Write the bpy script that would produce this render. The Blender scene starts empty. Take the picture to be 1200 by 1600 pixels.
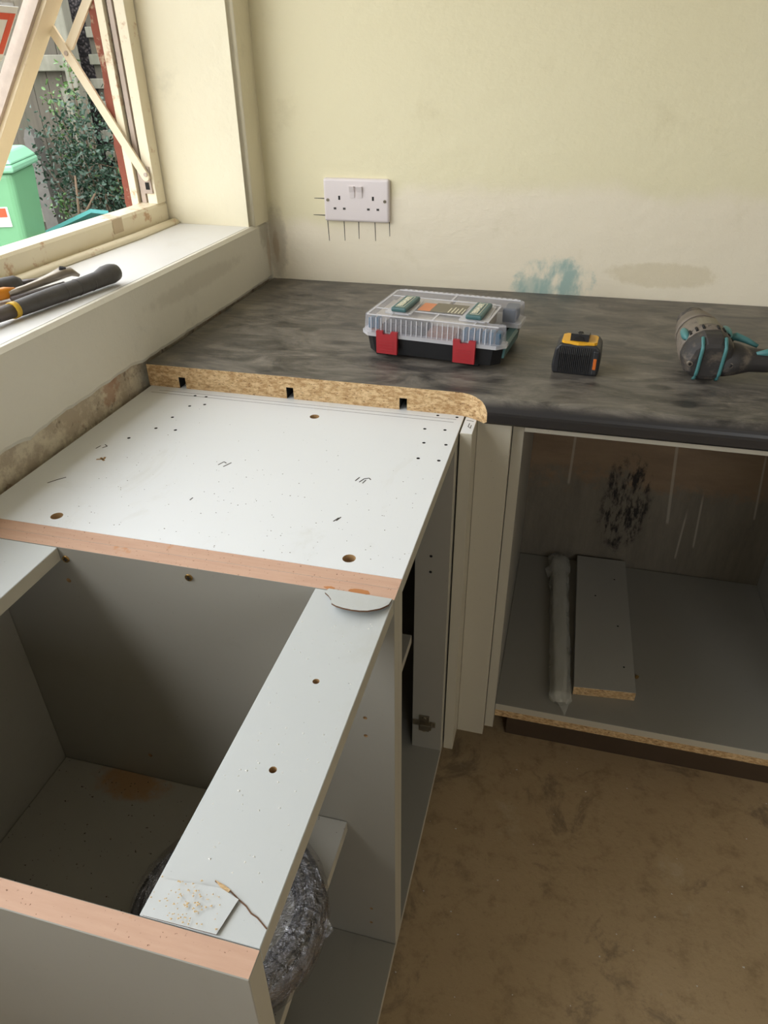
import bpy, bmesh, math, random
from mathutils import Vector, Matrix, noise
random.seed(7)
sc = bpy.context.scene
COL = sc.collection

# ------------------------------------------------------------------ camera, world, light, exposure
YAW, PITCH, ROLL, FPX = 0.26002, -0.56839, -0.01233, 1101.25
fw = Vector((-math.sin(YAW)*math.cos(PITCH), math.cos(YAW)*math.cos(PITCH), math.sin(PITCH)))
rt = fw.cross(Vector((0, 0, 1))).normalized(); up = rt.cross(fw)
rt, up = math.cos(ROLL)*rt+math.sin(ROLL)*up, -math.sin(ROLL)*rt+math.cos(ROLL)*up
cam = bpy.data.cameras.new('camera'); camo = bpy.data.objects.new('camera', cam); COL.objects.link(camo)
M = Matrix((rt, up, -fw)).transposed().to_4x4(); M.translation = Vector((0.6798, -1.5724, 1.3295))
camo.matrix_world = M
cam.sensor_fit = 'HORIZONTAL'; cam.sensor_width = 36; cam.lens = FPX*36/1200; cam.clip_start = .02
sc.camera = camo
sc.view_settings.view_transform = 'Standard'; sc.view_settings.look = 'None'
sc.view_settings.gamma = 1; sc.view_settings.use_curve_mapping = False
sc.view_settings.exposure = 0.78
w = bpy.data.worlds.new('overcast_sky'); sc.world = w; w.use_nodes = True
bg = w.node_tree.nodes['Background']; bg.inputs[0].default_value = (.93, .965, 1.0, 1); bg.inputs[1].default_value = 3.2

def area(name, loc, rot, sx, sy, power, col=(1, 1, 1), portal=False):
    l = bpy.data.lights.new(name, 'AREA'); l.shape = 'RECTANGLE'; l.size = sx; l.size_y = sy; l.energy = power; l.color = col
    o = bpy.data.objects.new(name, l); COL.objects.link(o); o.location = loc; o.rotation_euler = rot
    if portal: l.cycles.is_portal = True
    return o
area('window_portal', (-.30, -1.49, 1.57), (0, -math.pi/2, 0), 1.06, 2.82, 1, portal=True)  # spans the window, whose unseen far part is lengthened to let in more light
area('added_rear_opening_portal', (2.05, -3.62, 1.65), (math.pi/2, 0, 0), 1.0, .9, 1, portal=True)  # portal at an unseen opening added behind the camera as fill light

# ------------------------------------------------------------------ node / material helpers
class NT:
    def __init__(s, name):
        s.m = bpy.data.materials.new(name); s.m.use_nodes = True; s.t = s.m.node_tree
        s.b = s.t.nodes['Principled BSDF']; s.out = s.t.nodes['Material Output']
        s.co = s.n('ShaderNodeTexCoord').outputs['Object']
    def n(s, ty, **kw):
        nd = s.t.nodes.new(ty)
        for k, v in kw.items(): setattr(nd, k, v)
        return nd
    def set(s, sock, v):
        if hasattr(v, 'is_output') or isinstance(v, bpy.types.NodeSocket): s.t.links.new(v, sock)
        elif isinstance(v, (tuple, list)) and len(v) == 3 and sock.type == 'RGBA': sock.default_value = (*v, 1)
        else: sock.default_value = v
    def math(s, op, a, b=0.0, clamp=False):
        nd = s.n('ShaderNodeMath', operation=op, use_clamp=clamp); s.set(nd.inputs[0], a); s.set(nd.inputs[1], b); return nd.outputs[0]
    def noise(s, scale, detail=4, rough=.55, stretch=None, dist=0.0):
        nd = s.n('ShaderNodeTexNoise'); nd.inputs['Scale'].default_value = scale; nd.inputs['Detail'].default_value = detail
        nd.inputs['Roughness'].default_value = rough; nd.inputs['Distortion'].default_value = dist
        s.set(nd.inputs['Vector'], s.scaled(stretch) if stretch else s.co); return nd.outputs['Fac']
    def scaled(s, st, rot=(0, 0, 0)):
        nd = s.n('ShaderNodeMapping'); nd.inputs['Scale'].default_value = st; nd.inputs['Rotation'].default_value = rot
        s.set(nd.inputs['Vector'], s.co); return nd.outputs[0]
    def voro(s, scale, stretch=None, feature='F1', out='Distance'):
        nd = s.n('ShaderNodeTexVoronoi', feature=feature); nd.inputs['Scale'].default_value = scale
        s.set(nd.inputs['Vector'], s.scaled(stretch) if stretch else s.co); return nd.outputs[out]
    def step(s, v, lo, hi):
        nd = s.n('ShaderNodeMapRange', interpolation_type='SMOOTHSTEP'); s.set(nd.inputs['Value'], v)
        nd.inputs['From Min'].default_value = lo; nd.inputs['From Max'].default_value = hi
        return nd.outputs['Result']
    def mix(s, f, a, b):
        nd = s.n('ShaderNodeMix', data_type='RGBA'); s.set(nd.inputs['Factor'], f); s.set(nd.inputs[6], a); s.set(nd.inputs[7], b); return nd.outputs[2]
    def xyz(s):
        nd = s.n('ShaderNodeSeparateXYZ'); s.set(nd.inputs[0], s.co); return nd.outputs
    def blob(s, axes, c, r, soft=.5):
        """soft mask: an ellipse in the object's own coordinates, its rim broken up by noise"""
        p = s.xyz(); tot = None
        for a, cc, rr in zip(axes, c, r):
            q = s.math('POWER', s.math('DIVIDE', s.math('SUBTRACT', p['XYZ'.index(a)], cc), rr), 2.0)
            tot = q if tot is None else s.math('ADD', tot, q)
        tot = s.math('ADD', tot, s.math('MULTIPLY', s.math('SUBTRACT', s.noise(38, 5, .7), .5), 1.6))
        return s.step(tot, 1.0, 1.0-soft)
    def bump(s, h, strength=.2, dist=.002):
        nd = s.n('ShaderNodeBump'); nd.inputs['Strength'].default_value = strength; nd.inputs['Distance'].default_value = dist
        s.set(nd.inputs['Height'], h); s.set(s.b.inputs['Normal'], nd.outputs[0])
    def fin(s, col, rough=.5, metal=0.0, spec=None):
        s.set(s.b.inputs['Base Color'], col); s.set(s.b.inputs['Roughness'], rough); s.set(s.b.inputs['Metallic'], metal)
        if spec is not None: s.b.inputs['Specular IOR Level'].default_value = spec
        return s.m

def srgb(r, g, b):
    f = lambda c: ((c/255+.055)/1.055)**2.4 if c > 10 else c/255/12.92
    return (f(r), f(g), f(b))
def simple(name, col, rough=.5, metal=0.0, var=.12, scale=30, bump=0.0, bscale=200):
    t = NT(name); f = t.noise(scale, 4)
    c = t.mix(f, tuple(x*(1-var) for x in col), tuple(min(1, x*(1+var)) for x in col))
    if bump: t.bump(t.noise(bscale, 3), bump, .001)
    return t.fin(c, rough, metal)

MAT = {}
# walls -----------------------------------------------------------
t = NT('painted_plaster_back'); p = t.xyz(); nz = t.noise(5, 5, .6)
edge = t.math('ADD', p[2], t.math('MULTIPLY', t.math('SUBTRACT', nz, .5), .10))
edge = t.math('ADD', edge, t.math('MULTIPLY', t.step(p[0], .33, .16), .085))
fin_n = t.noise(42, 6, .65)
cream = t.mix(t.noise(2.2, 4), srgb(224, 214, 176), srgb(231, 222, 188))
low = t.mix(t.noise(4, 5), srgb(232, 220, 194), srgb(239, 229, 207))
c = t.mix(t.step(edge, 1.09, 1.13), low, cream)
c = t.mix(t.math('MULTIPLY', t.step(t.noise(7, 6, .7), .56, .75), .35), c, srgb(200, 188, 150))
teal = t.math('MULTIPLY', t.blob('XZ', (.645, .93), (.09, .055), .55), t.step(t.noise(26, 4, .6, (1, 1, .5)), .36, .6))
c = t.mix(t.math('MULTIPLY', teal, .8), c, srgb(134, 170, 165))
c = t.mix(t.math('MULTIPLY', t.blob('XZ', (.60, .915), (.055, .025), .6), .5), c, srgb(150, 178, 170))
c = t.mix(t.math('MULTIPLY', t.blob('XZ', (.86, .955), (.12, .028), .5), .45), c, srgb(205, 190, 155))
c = t.mix(t.math('MULTIPLY', t.blob('XZ', (.015, .985), (.03, .1), .8), .55), c, srgb(170, 160, 140))
c = t.mix(t.math('MULTIPLY', t.blob('XZ', (.014, .975), (.009, .045), .8), .45), c, srgb(160, 128, 92))
# bare wall behind the units
gz = t.math('ADD', t.math('ADD', p[2], t.math('MULTIPLY', t.math('SUBTRACT', t.noise(48, 5, .7), .5), .09)), t.math('MULTIPLY', t.math('SUBTRACT', t.noise(9, 5, .65), .5), .22))
bare = t.mix(t.step(gz, .43, .49), t.mix(t.noise(13, 7, .75, (1.6, 1, .28)), srgb(78, 70, 62), srgb(146, 137, 120)), t.mix(t.noise(14, 5, .6, (.5, 1, 2)), srgb(108, 86, 66), srgb(158, 134, 106)))
mould = t.math('MULTIPLY', t.blob('XZ', (.875, .40), (.065, .15), .6), t.step(t.noise(34, 5, .7, (1.6, 1, .5)), .44, .58))
bare = t.mix(mould, bare, srgb(26, 20, 20))
def drip(x, z0, z1, wd, tilt=0.0):
    d = t.math('ABSOLUTE', t.math('SUBTRACT', t.math('ADD', p[0], t.math('MULTIPLY', p[2], tilt)), x+tilt*(z0+z1)/2))
    return t.math('MULTIPLY', t.step(d, wd, wd*.4), t.math('MULTIPLY', t.step(p[2], z0, z0+.01), t.step(p[2], z1, z1-.05)))
for a in ((.735, .44, .86, .004, .0), (.96, .36, .86, .0045, .09), (1.05, .30, .47, .003, .06), (1.16, .40, .60, .003, .1), (1.02, .26, .42, .003, .0)):
    bare = t.mix(t.math('MULTIPLY', drip(*a), .38), bare, srgb(205, 196, 178))
c = t.mix(t.step(p[2], .872, .868), c, bare)
t.bump(t.math('ADD', t.math('MULTIPLY', fin_n, .6), t.math('MULTIPLY', t.noise(14, 5, .6, (1, 1, 2.2)), 1.0)), .35, .0055)
MAT['wall_back'] = t.fin(c, .55)

def plaster(name, a, b, stain=None):
    t = NT(name); c = t.mix(t.noise(3, 5, .6), a, b)
    c = t.mix(t.math('MULTIPLY', t.step(t.noise(9, 6, .7), .56, .78), .4), c, tuple(x*.72 for x in a))
    if stain: c = stain(t, c)
    t.bump(t.math('ADD', t.math('MULTIPLY', t.noise(60, 5, .6), .4), t.noise(11, 5, .6)), .5, .0055)
    return t.fin(c, .55)
def stain_left(t, c):
    c = t.mix(t.math('MULTIPLY', t.blob('YZ', (-.03, 1.03), (.03, .07), .7), .6), c, srgb(160, 152, 135))
    c = t.mix(t.math('MULTIPLY', t.blob('YZ', (-.012, .96), (.012, .05), .8), .45), c, srgb(176, 146, 110))
    c = t.mix(t.math('MULTIPLY', t.blob('YZ', (-.35, .985), (.22, .02), .8), .4), c, srgb(186, 178, 160))
    return c
MAT['plaster_left'] = plaster('painted_plaster_under_sill', srgb(214, 207, 190), srgb(224, 219, 204), stain_left)
MAT['plaster_cream'] = plaster('painted_plaster_cream', srgb(232, 222, 192), srgb(240, 231, 204))
MAT['plaster_room'] = plaster('painted_plaster_room', srgb(230, 224, 208), srgb(238, 232, 218))
t = NT('bare_masonry'); nz = t.noise(22, 6, .7)
c = t.mix(t.step(nz, .42, .6), srgb(190, 174, 150), srgb(222, 210, 184)); c = t.mix(t.math('MULTIPLY', t.step(t.noise(13, 5, .7), .56, .66), .7), c, srgb(176, 132, 104))
c = t.mix(t.math('MULTIPLY', t.step(t.noise(40, 5, .7), .58, .7), .7), c, srgb(110, 92, 76))
t.bump(nz, .9, .006); MAT['masonry'] = t.fin(c, .85)
MAT['ceiling'] = simple('ceiling_white', (.8, .79, .76), .7)
t = NT('concrete_floor'); n1 = t.noise(3.2, 6, .65); n2 = t.noise(20, 6, .7)
c = t.mix(n1, srgb(176, 150, 112), srgb(200, 174, 136)); c = t.mix(t.math('MULTIPLY', t.step(n2, .48, .72), .55), c, srgb(136, 112, 80))
c = t.mix(t.math('MULTIPLY', t.step(t.noise(7, 6, .75, None, .6), .54, .68), .7), c, srgb(126, 108, 86))
c = t.mix(t.math('MULTIPLY', t.step(t.noise(5.5, 6, .7), .60, .74), .5), c, srgb(212, 194, 162))
c = t.mix(t.math('MULTIPLY', t.step(t.voro(19), .07, .02), t.step(t.noise(4), .55, .62)), c, srgb(190, 180, 160))
c = t.mix(t.math('MULTIPLY', t.step(t.noise(150, 3, .6), .60, .78), .35), c, srgb(104, 88, 66))
t.bump(t.math('ADD', n2, t.noise(90, 4, .6)), .4, .002); MAT['floor'] = t.fin(c, .68)
# joinery ---------------------------------------------------------
t = NT('worktop_black_laminate_dusty')
d1 = t.noise(7, 6, .68, (1.0, 2.6, 1), 1.2); d2 = t.noise(26, 6, .7, (.6, 2.4, 1), .8); px = t.xyz()
dust = t.math('MULTIPLY', t.step(d1, .28, .70), .85); dust = t.math('ADD', dust, t.math('MULTIPLY', t.step(d2, .48, .72), .38))
dust = t.math('ADD', dust, t.math('MULTIPLY', t.step(t.noise(120, 3, .6), .60, .74), .15))
smear = t.math('MULTIPLY', t.step(t.math('ADD', t.voro(9, (1, 1.6, 1)), t.math('MULTIPLY', t.noise(20, 4), .25)), .36, .24), .75)
dust = t.math('MULTIPLY', dust, t.math('SUBTRACT', 1.0, smear))
dust = t.math('MULTIPLY', dust, t.step(px[2], .026, .0375))
dust = t.math('MULTIPLY', dust, .66, True)
c = t.mix(dust, srgb(40, 38, 38), srgb(150, 142, 130)); t.bump(t.noise(300, 3), .12, .0006)
MAT['laminate'] = t.fin(c, t.math('ADD', t.math('MULTIPLY', dust, .3), .36))
def chipboard(name, a, b, dk):
    t = NT(name); v = t.noise(230, 4, .7, (.45, 1, 1)); v2 = t.noise(330, 3, .7, (.4, 1, 1))
    c = t.mix(t.step(v, .35, .66), a, b); c = t.mix(t.math('MULTIPLY', t.step(v2, .57, .66), .75), c, dk)
    t.bump(v, .6, .0015); return t.fin(c, .85)
MAT['chip'] = chipboard('raw_chipboard', srgb(176, 138, 92), srgb(222, 192, 146), srgb(104, 74, 44))
def mel(name, col, dirty, sm=.35):
    t = NT(name); c = t.mix(t.noise(4, 5, .6), tuple(x*.95 for x in col), col)
    c = t.mix(t.math('MULTIPLY', t.step(t.noise(10, 6, .7, (1, .5, 1), .7), .55, .75), sm), c, dirty)
    c = t.mix(t.math('MULTIPLY', t.step(t.noise(330, 2, .5), .735, .77), .6), c, tuple(x*.4 for x in col))
    t.bump(t.noise(420, 2), .06, .0004)
    return t.fin(c, .42)
MAT['white_board'] = mel('white_board_face', srgb(226, 228, 229), srgb(204, 203, 196), .5)
MAT['grey'] = mel('light_grey_melamine', srgb(156, 152, 142), srgb(140, 136, 123), .35)
MAT['rail'] = mel('pale_grey_rail_face', srgb(194, 197, 196), srgb(178, 178, 170), .4)
MAT['offcut'] = mel('offcut_melamine', srgb(178, 175, 166), srgb(160, 156, 144), .4)
MAT['edging'] = mel('stone_grey_edging', srgb(190, 184, 168), srgb(174, 167, 148), .3)
MAT['post'] = mel('stone_painted_post', srgb(194, 187, 169), srgb(182, 174, 153), .3)
t = NT('shelf_face_stained'); c = t.mix(t.noise(5, 5), srgb(158, 154, 144), srgb(170, 166, 156))
c = t.mix(t.math('MULTIPLY', t.blob('XY', (-.125, .155), (.065, .032), .9), .7), c, srgb(170, 122, 60))
c = t.mix(t.step(t.noise(190, 2, .5), .715, .74), c, srgb(60, 52, 44)); MAT['shelf'] = t.fin(c, .45)
t = NT('pink_sawn_edge'); v = t.noise(60, 5, .6, (.25, 2, 1))
c = t.mix(v, srgb(184, 144, 120), srgb(210, 174, 150)); c = t.mix(t.step(t.noise(380, 2), .68, .74), c, srgb(120, 84, 62))
c = t.mix(t.math('MULTIPLY', t.step(t.noise(28, 5, .7), .62, .7), .6), c, srgb(196, 136, 88)); t.bump(v, .3, .001); MAT['pink'] = t.fin(c, .75)
MAT['hole'] = simple('drilled_hole_wall', srgb(150, 118, 78), .9)
MAT['crack'] = simple('brown_crack', srgb(104, 76, 56), .9)
MAT['glue'] = simple('brown_glue_stain', srgb(186, 122, 70), .5)
MAT['dark'] = simple('dark_gap', (.012, .011, .010), .9)
MAT['wood_dark'] = simple('dark_plinth_timber', srgb(74, 58, 42), .7, var=.3, scale=8)
MAT['screw'] = simple('brass_screw_head', srgb(176, 140, 84), .35, .9)
MAT['nickel'] = simple('nickel_plate', srgb(150, 140, 122), .35, .9)
MAT['pencil'] = simple('pencil_graphite', srgb(62, 58, 54), .7)
MAT['blkplastic'] = simple('black_plastic_dusty', srgb(38, 38, 40), .45, var=.35, scale=18)
# window -----------------------------------------------------------
t = NT('cream_gloss_paint_rusty'); c = t.mix(t.noise(8, 5), srgb(236, 222, 190), srgb(242, 232, 206))
c = t.mix(t.math('MULTIPLY', t.step(t.noise(16, 6, .7), .58, .68), .75), c, srgb(190, 140, 90))
t.bump(t.noise(40, 5), .3, .002); MAT['frame'] = t.fin(c, .4)
t = NT('sash_cream_paint_cracked'); c = t.mix(t.noise(6, 5), srgb(226, 208, 176), srgb(236, 222, 194))
c = t.mix(t.step(t.noise(30, 6, .75, (1, 1, .25)), .64, .7), c, srgb(160, 112, 72)); t.bump(t.noise(50, 5, .6, (1, 1, .3)), .4, .002); MAT['sash'] = t.fin(c, .5)
MAT['sill'] = mel('white_sill_paint', srgb(228, 226, 222), srgb(214, 208, 196), .3)
MAT['bead'] = simple('putty_bead', srgb(206, 186, 156), .6, var=.2, scale=14)
MAT['strip_metal'] = simple('weathered_metal_strip', srgb(176, 160, 146), .5, .2, .25, 40)
t = NT('red_masonry_paint'); c = t.mix(t.noise(25, 5), srgb(116, 60, 46), srgb(150, 82, 62)); c = t.mix(t.step(t.noise(18, 6, .7), .54, .64), c, srgb(186, 160, 132)); t.bump(t.noise(60, 4), .6, .003); MAT['red_render'] = t.fin(c, .8)
t = NT('window_glass'); g = t.n('ShaderNodeBsdfGlossy'); g.inputs['Roughness'].default_value = .02
tr = t.n('ShaderNodeBsdfTransparent'); mx = t.n('ShaderNodeMixShader'); mx.inputs[0].default_value = .10
t.t.links.new(tr.outputs[0], mx.inputs[1]); t.t.links.new(g.outputs[0], mx.inputs[2]); t.t.links.new(mx.outputs[0], t.out.inputs[0]); MAT['glass'] = t.m
# outdoors ---------------------------------------------------------
def wood(name, a, b):
    t = NT(name); v = t.noise(14, 6, .65, (3, 3, .25)); c = t.mix(v, a, b)
    c = t.mix(t.math('MULTIPLY', t.step(t.noise(5, 4), .5, .7), .4), c, srgb(66, 72, 52)); t.bump(v, .4, .003); return t.fin(c, .85)
MAT['fence'] = wood('weathered_fence_wood', srgb(58, 53, 44), srgb(94, 87, 74))
MAT['slat'] = wood('silvered_slat_wood', srgb(92, 90, 76), srgb(134, 130, 116))
t = NT('dark_pebbledash'); v = t.voro(60); c = t.mix(t.step(v, .2, .6), srgb(84, 76, 74), srgb(26, 21, 21)); t.bump(v, .8, .01); MAT['pebble'] = t.fin(c, .9)
MAT['gable'] = simple('grey_render_far', srgb(118, 118, 118), .9, var=.25, scale=12)
MAT['grass'] = simple('rough_ground', srgb(84, 78, 62), .95, var=.4, scale=6)
MAT['bin'] = simple('faded_green_plastic', srgb(106, 158, 116), .45, var=.08, scale=5)
MAT['binlid'] = simple('faded_green_lid', srgb(126, 178, 144), .45, var=.08, scale=5)
MAT['leaf'] = simple('small_evergreen_leaf', srgb(44, 66, 50), .45, var=.5, scale=9)
MAT['leaf_new'] = simple('young_green_leaf', srgb(84, 112, 62), .45, var=.3, scale=9)
MAT['stem'] = simple('dry_stem', srgb(104, 84, 64), .8, var=.3)
MAT['turq'] = simple('turquoise_painted_plank', srgb(96, 170, 168), .5)
MAT['concrete'] = simple('concrete_post', srgb(96, 92, 86), .9, var=.25)
MAT['red'] = simple('red_print', srgb(214, 74, 40), .5, var=.03); MAT['paper'] = simple('white_paper', srgb(224, 222, 218), .6, var=.03)

# ------------------------------------------------------------------ mesh helpers
def bm_box(bm, x0, x1, y0, y1, z0, z1, mi=0):
    v = [bm.verts.new((x, y, z)) for x in (x0, x1) for y in (y0, y1) for z in (z0, z1)]
    fs = [(0, 1, 3, 2), (4, 6, 7, 5), (0, 4, 5, 1), (2, 3, 7, 6), (0, 2, 6, 4), (1, 5, 7, 3)]   # -x +x -y +y -z +z
    out = [bm.faces.new([v[i] for i in f]) for f in fs]
    for f in out: f.material_index = mi
    return out
def bevel(bm, wd, seg=2, edges=None):
    bmesh.ops.bevel(bm, geom=list(edges or bm.edges), offset=wd, segments=seg, affect='EDGES', profile=.5)
def prism(bm, pts, z0, z1, mi=0, plane='xy'):
    """extrude a closed outline; plane names the outline's two axes"""
    def P(a, b, h):
        return {'xy': (a, b, h), 'yz': (h, a, b), 'xz': (a, h, b)}[plane]
    lo = [bm.verts.new(P(a, b, z0)) for a, b in pts]; hi = [bm.verts.new(P(a, b, z1)) for a, b in pts]
    n = len(pts); fs = [bm.faces.new(lo[::-1]), bm.faces.new(hi)]
    for i in range(n): fs.append(bm.faces.new((lo[i], lo[(i+1) % n], hi[(i+1) % n], hi[i])))
    for f in fs: f.material_index = mi
    bmesh.ops.recalc_face_normals(bm, faces=bm.faces)
    return fs
def ring_frame(d):
    d = d.normalized(); a = Vector((0, 0, 1)) if abs(d.z) < .9 else Vector((1, 0, 0))
    u = d.cross(a).normalized(); return u, d.cross(u)
def tube(bm, path, rad, seg=8, closed=False, cap=True, mi=0, squash=1.0):
    path = [Vector(q) for q in path]; n = len(path); rings = []
    for i, q in enumerate(path):
        if closed: d = path[(i+1) % n]-path[i-1]
        else: d = path[min(i+1, n-1)]-path[max(i-1, 0)]
        u, v = ring_frame(d); r = rad[i] if isinstance(rad, (list, tuple)) else rad
        rings.append([bm.verts.new(q+u*(r*math.cos(2*math.pi*k/seg))+v*(r*squash*math.sin(2*math.pi*k/seg))) for k in range(seg)])
    for i in range(n if closed else n-1):
        a, b = rings[i], rings[(i+1) % n]
        for k in range(seg):
            f = bm.faces.new((a[k], a[(k+1) % seg], b[(k+1) % seg], b[k])); f.material_index = mi; f.smooth = True
    if cap and not closed:
        bm.faces.new(rings[0][::-1]).material_index = mi; bm.faces.new(rings[-1]).material_index = mi
def cyl(bm, c, axis, r, h, seg=16, mi=0, r2=None):
    c = Vector(c); ax = {'x': Vector((1, 0, 0)), 'y': Vector((0, 1, 0)), 'z': Vector((0, 0, 1))}[axis]
    tube(bm, [c, c+ax*h], [r, r if r2 is None else r2], seg, mi=mi)
    bmesh.ops.recalc_face_normals(bm, faces=bm.faces)
def mk(name, bm, mats, parent=None, local=False, smooth=False):
    """bmesh in world coordinates (or the parent's own when local) -> one mesh object"""
    me = bpy.data.meshes.new(name); bmesh.ops.recalc_face_normals(bm, faces=bm.faces)
    if parent is not None and not local:
        off = parent.matrix_world.translation if parent.parent is None else OFF[parent.name]
        bmesh.ops.translate(bm, verts=bm.verts, vec=-Vector(off))
    elif parent is not None: off = Vector((0, 0, 0))
    else: off = Vector((0, 0, 0))
    if smooth:
        for f in bm.faces: f.smooth = True
    bm.to_mesh(me); bm.free()
    for m in (mats if isinstance(mats, (list, tuple)) else [mats]): me.materials.append(MAT[m] if isinstance(m, str) else m)
    o = bpy.data.objects.new(name, me); COL.objects.link(o)
    if parent is not None: o.parent = parent
    OFF[o.name] = Vector(off) if not (parent is not None and local) else Vector((0, 0, 0))
    return o
OFF = {}
def tag(o, label, cat, group=None, kind=None):
    o['label'] = label; o['category'] = cat
    if group: o['group'] = group
    if kind: o['kind'] = kind
    return o
def thing(name, loc, rz=0.0, label=None, cat=None, group=None, kind=None, rot=None):
    o = bpy.data.objects.new(name, None); COL.objects.link(o); o.location = loc
    o.rotation_euler = rot if rot else (0, 0, rz); o.empty_display_size = .05
    o.matrix_world = Matrix.LocRotScale(Vector(loc), o.rotation_euler, None)
    OFF[o.name] = Vector(loc)
    if label: tag(o, label, cat, group)
    if kind: o['kind'] = kind
    return o
def box(name, x0, x1, y0, y1, z0, z1, mats, parent=None, bv=.0006, faces=None, local=False):
    """faces: {'+z': material index}"""
    bm = bmesh.new(); fs = bm_box(bm, min(x0, x1), max(x0, x1), min(y0, y1), max(y0, y1), z0, z1)
    if faces:
        for k, mi in faces.items(): fs[('-x', '+x', '-y', '+y', '-z', '+z').index(k)].material_index = mi
    if bv: bevel(bm, bv, 1)
    return mk(name, bm, mats, parent, local)
def struct(o): o['kind'] = 'structure'; return o
def boolean(o, cutter_bm, cut_mat):
    me = bpy.data.meshes.new('cutter'); bmesh.ops.recalc_face_normals(cutter_bm, faces=cutter_bm.faces); cutter_bm.to_mesh(me); cutter_bm.free()
    me.materials.append(MAT[cut_mat]); co = bpy.data.objects.new('cutter', me); COL.objects.link(co)
    co.matrix_world = Matrix.Translation(OFF[o.name])*1.0 if False else Matrix.Identity(4)
    bpy.context.view_layer.update(); co.matrix_world = Matrix.Identity(4)
    md = o.modifiers.new('cut', 'BOOLEAN'); md.object = co; md.operation = 'DIFFERENCE'; md.solver = 'EXACT'; md.material_mode = 'TRANSFER'
    bpy.context.view_layer.update()
    dg = bpy.context.evaluated_depsgraph_get(); nm = bpy.data.meshes.new_from_object(o.evaluated_get(dg))
    o.modifiers.clear(); old = o.data; o.data = nm; nm.name = o.name
    bpy.data.objects.remove(co); bpy.data.meshes.remove(me)
def split_material(o, names, parent):
    """cut a multi-material mesh into one child mesh per material"""
    for mi, nm in names.items():
        bm = bmesh.new(); bm.from_mesh(o.data)
        bmesh.ops.delete(bm, geom=[f for f in bm.faces if f.material_index != mi], context='FACES')
        for f in bm.faces: f.material_index = 0
        me = bpy.data.meshes.new(nm); bm.to_mesh(me); bm.free(); me.materials.append(o.data.materials[mi])
        q = bpy.data.objects.new(nm, me); COL.objects.link(q); q.parent = parent
    bpy.data.objects.remove(o)
def text_mesh(body, size, font_scale_x=1.0, extrude=.0003):
    cu = bpy.data.curves.new('txt', 'FONT'); cu.body = body; cu.size = size; cu.extrude = extrude; cu.align_x = 'CENTER'; cu.align_y = 'CENTER'; cu.offset = size*.018
    cu.resolution_u = 2
    o = bpy.data.objects.new('txt', cu); COL.objects.link(o); bpy.context.view_layer.update()
    me = bpy.data.meshes.new_from_object(o.evaluated_get(bpy.context.evaluated_depsgraph_get()))
    bpy.data.objects.remove(o); return me

# ------------------------------------------------------------------ room shell
struct(box('floor', -.3, 3.3, -3.7, .1, -.10, 0, 'floor', bv=0))
struct(box('ceiling', -.36, 3.3, -3.7, .1, 2.4, 2.5, 'ceiling', bv=0))
wb = struct(box('wall_back', -.3, 3.3, 0, .12, 0, 2.4, 'wall_back', bv=0))
struct(box('wall_right', 3.2, 3.3, -3.7, 0, 0, 2.4, 'plaster_room', bv=0))
bm = bmesh.new()
bm_box(bm, -.3, 1.55, -3.7, -3.6, 0, 2.4); bm_box(bm, 2.55, 3.3, -3.7, -3.6, 0, 2.4); bm_box(bm, 1.55, 2.55, -3.7, -3.6, 2.1, 2.4); bm_box(bm, 1.55, 2.55, -3.7, -3.6, 0, 1.2)  # wall pieces leave the added opening that brightens the room
struct(mk('wall_front', bm, 'plaster_room'))
# window wall: rough core, then its plaster skin with the torn lower rim
bm = bmesh.new()
bm_box(bm, -.30, -.012, -3.6, 0, 0, 1.015)
wl = struct(mk('wall_left', bm, 'masonry'))
ys = [0.0]; 
while ys[-1] > -3.58: ys.append(ys[-1]-.012)
bm = bmesh.new(); top = []; bot = []
for i, y in enumerate(ys):
    z = .9065+.012*max(0, noise.noise(Vector((y*9, 3.1, 0)))) + .006*noise.noise(Vector((y*40, 1.7, 0)))
    if y > -.585: z = .9062+.004*abs(noise.noise(Vector((y*30, 0, 0))))
    z += .006*max(0, (-.75-y))
    bulge = .0016*noise.noise(Vector((y*6, 9, 0)))
    row = [bm.verts.new((-.013, y, z)), bm.verts.new((-.003+bulge, y, z)), bm.verts.new((bulge, y, z+.006)), bm.verts.new((bulge*.6, y, .98)), bm.verts.new((0, y, 1.026)), bm.verts.new((-.006, y, 1.0315)), bm.verts.new((-.013, y, 1.0315))]
    if i:
        for k in range(6): bm.faces.new((prev[k], row[k], row[k+1], prev[k+1]))
    prev = row
mk('plaster_skin', bm, 'plaster_left', wl)
bm = bmesh.new()
fs = bm_box(bm, -.30, 0, -.083, 0, 1.0305, 2.4)
bmesh.ops.bevel(bm, geom=[e for e in bm.edges if abs(e.verts[0].co.x) < 1e-6 and abs(e.verts[1].co.x) < 1e-6 and abs(e.verts[0].co.y+.083) < 1e-6 and abs(e.verts[1].co.y+.083) < 1e-6], offset=.011, segments=4, affect='EDGES')
for f in bm.faces:
    if f.calc_area() < .02 and abs(f.normal.z) < .5: f.smooth = True
for v in bm.verts: 
    if v.co.x < -.2: v.co.y += .004
mk('window_pier', bm, 'plaster_cream', wl)
bm = bmesh.new(); bm_box(bm, -.3, 0, -3.6, -.083, 2.1, 2.4); bm_box(bm, -.3, 0, -3.6, -2.9, 1.0316, 2.1)
mk('wall_upper', bm, 'plaster_room', wl)
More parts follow.
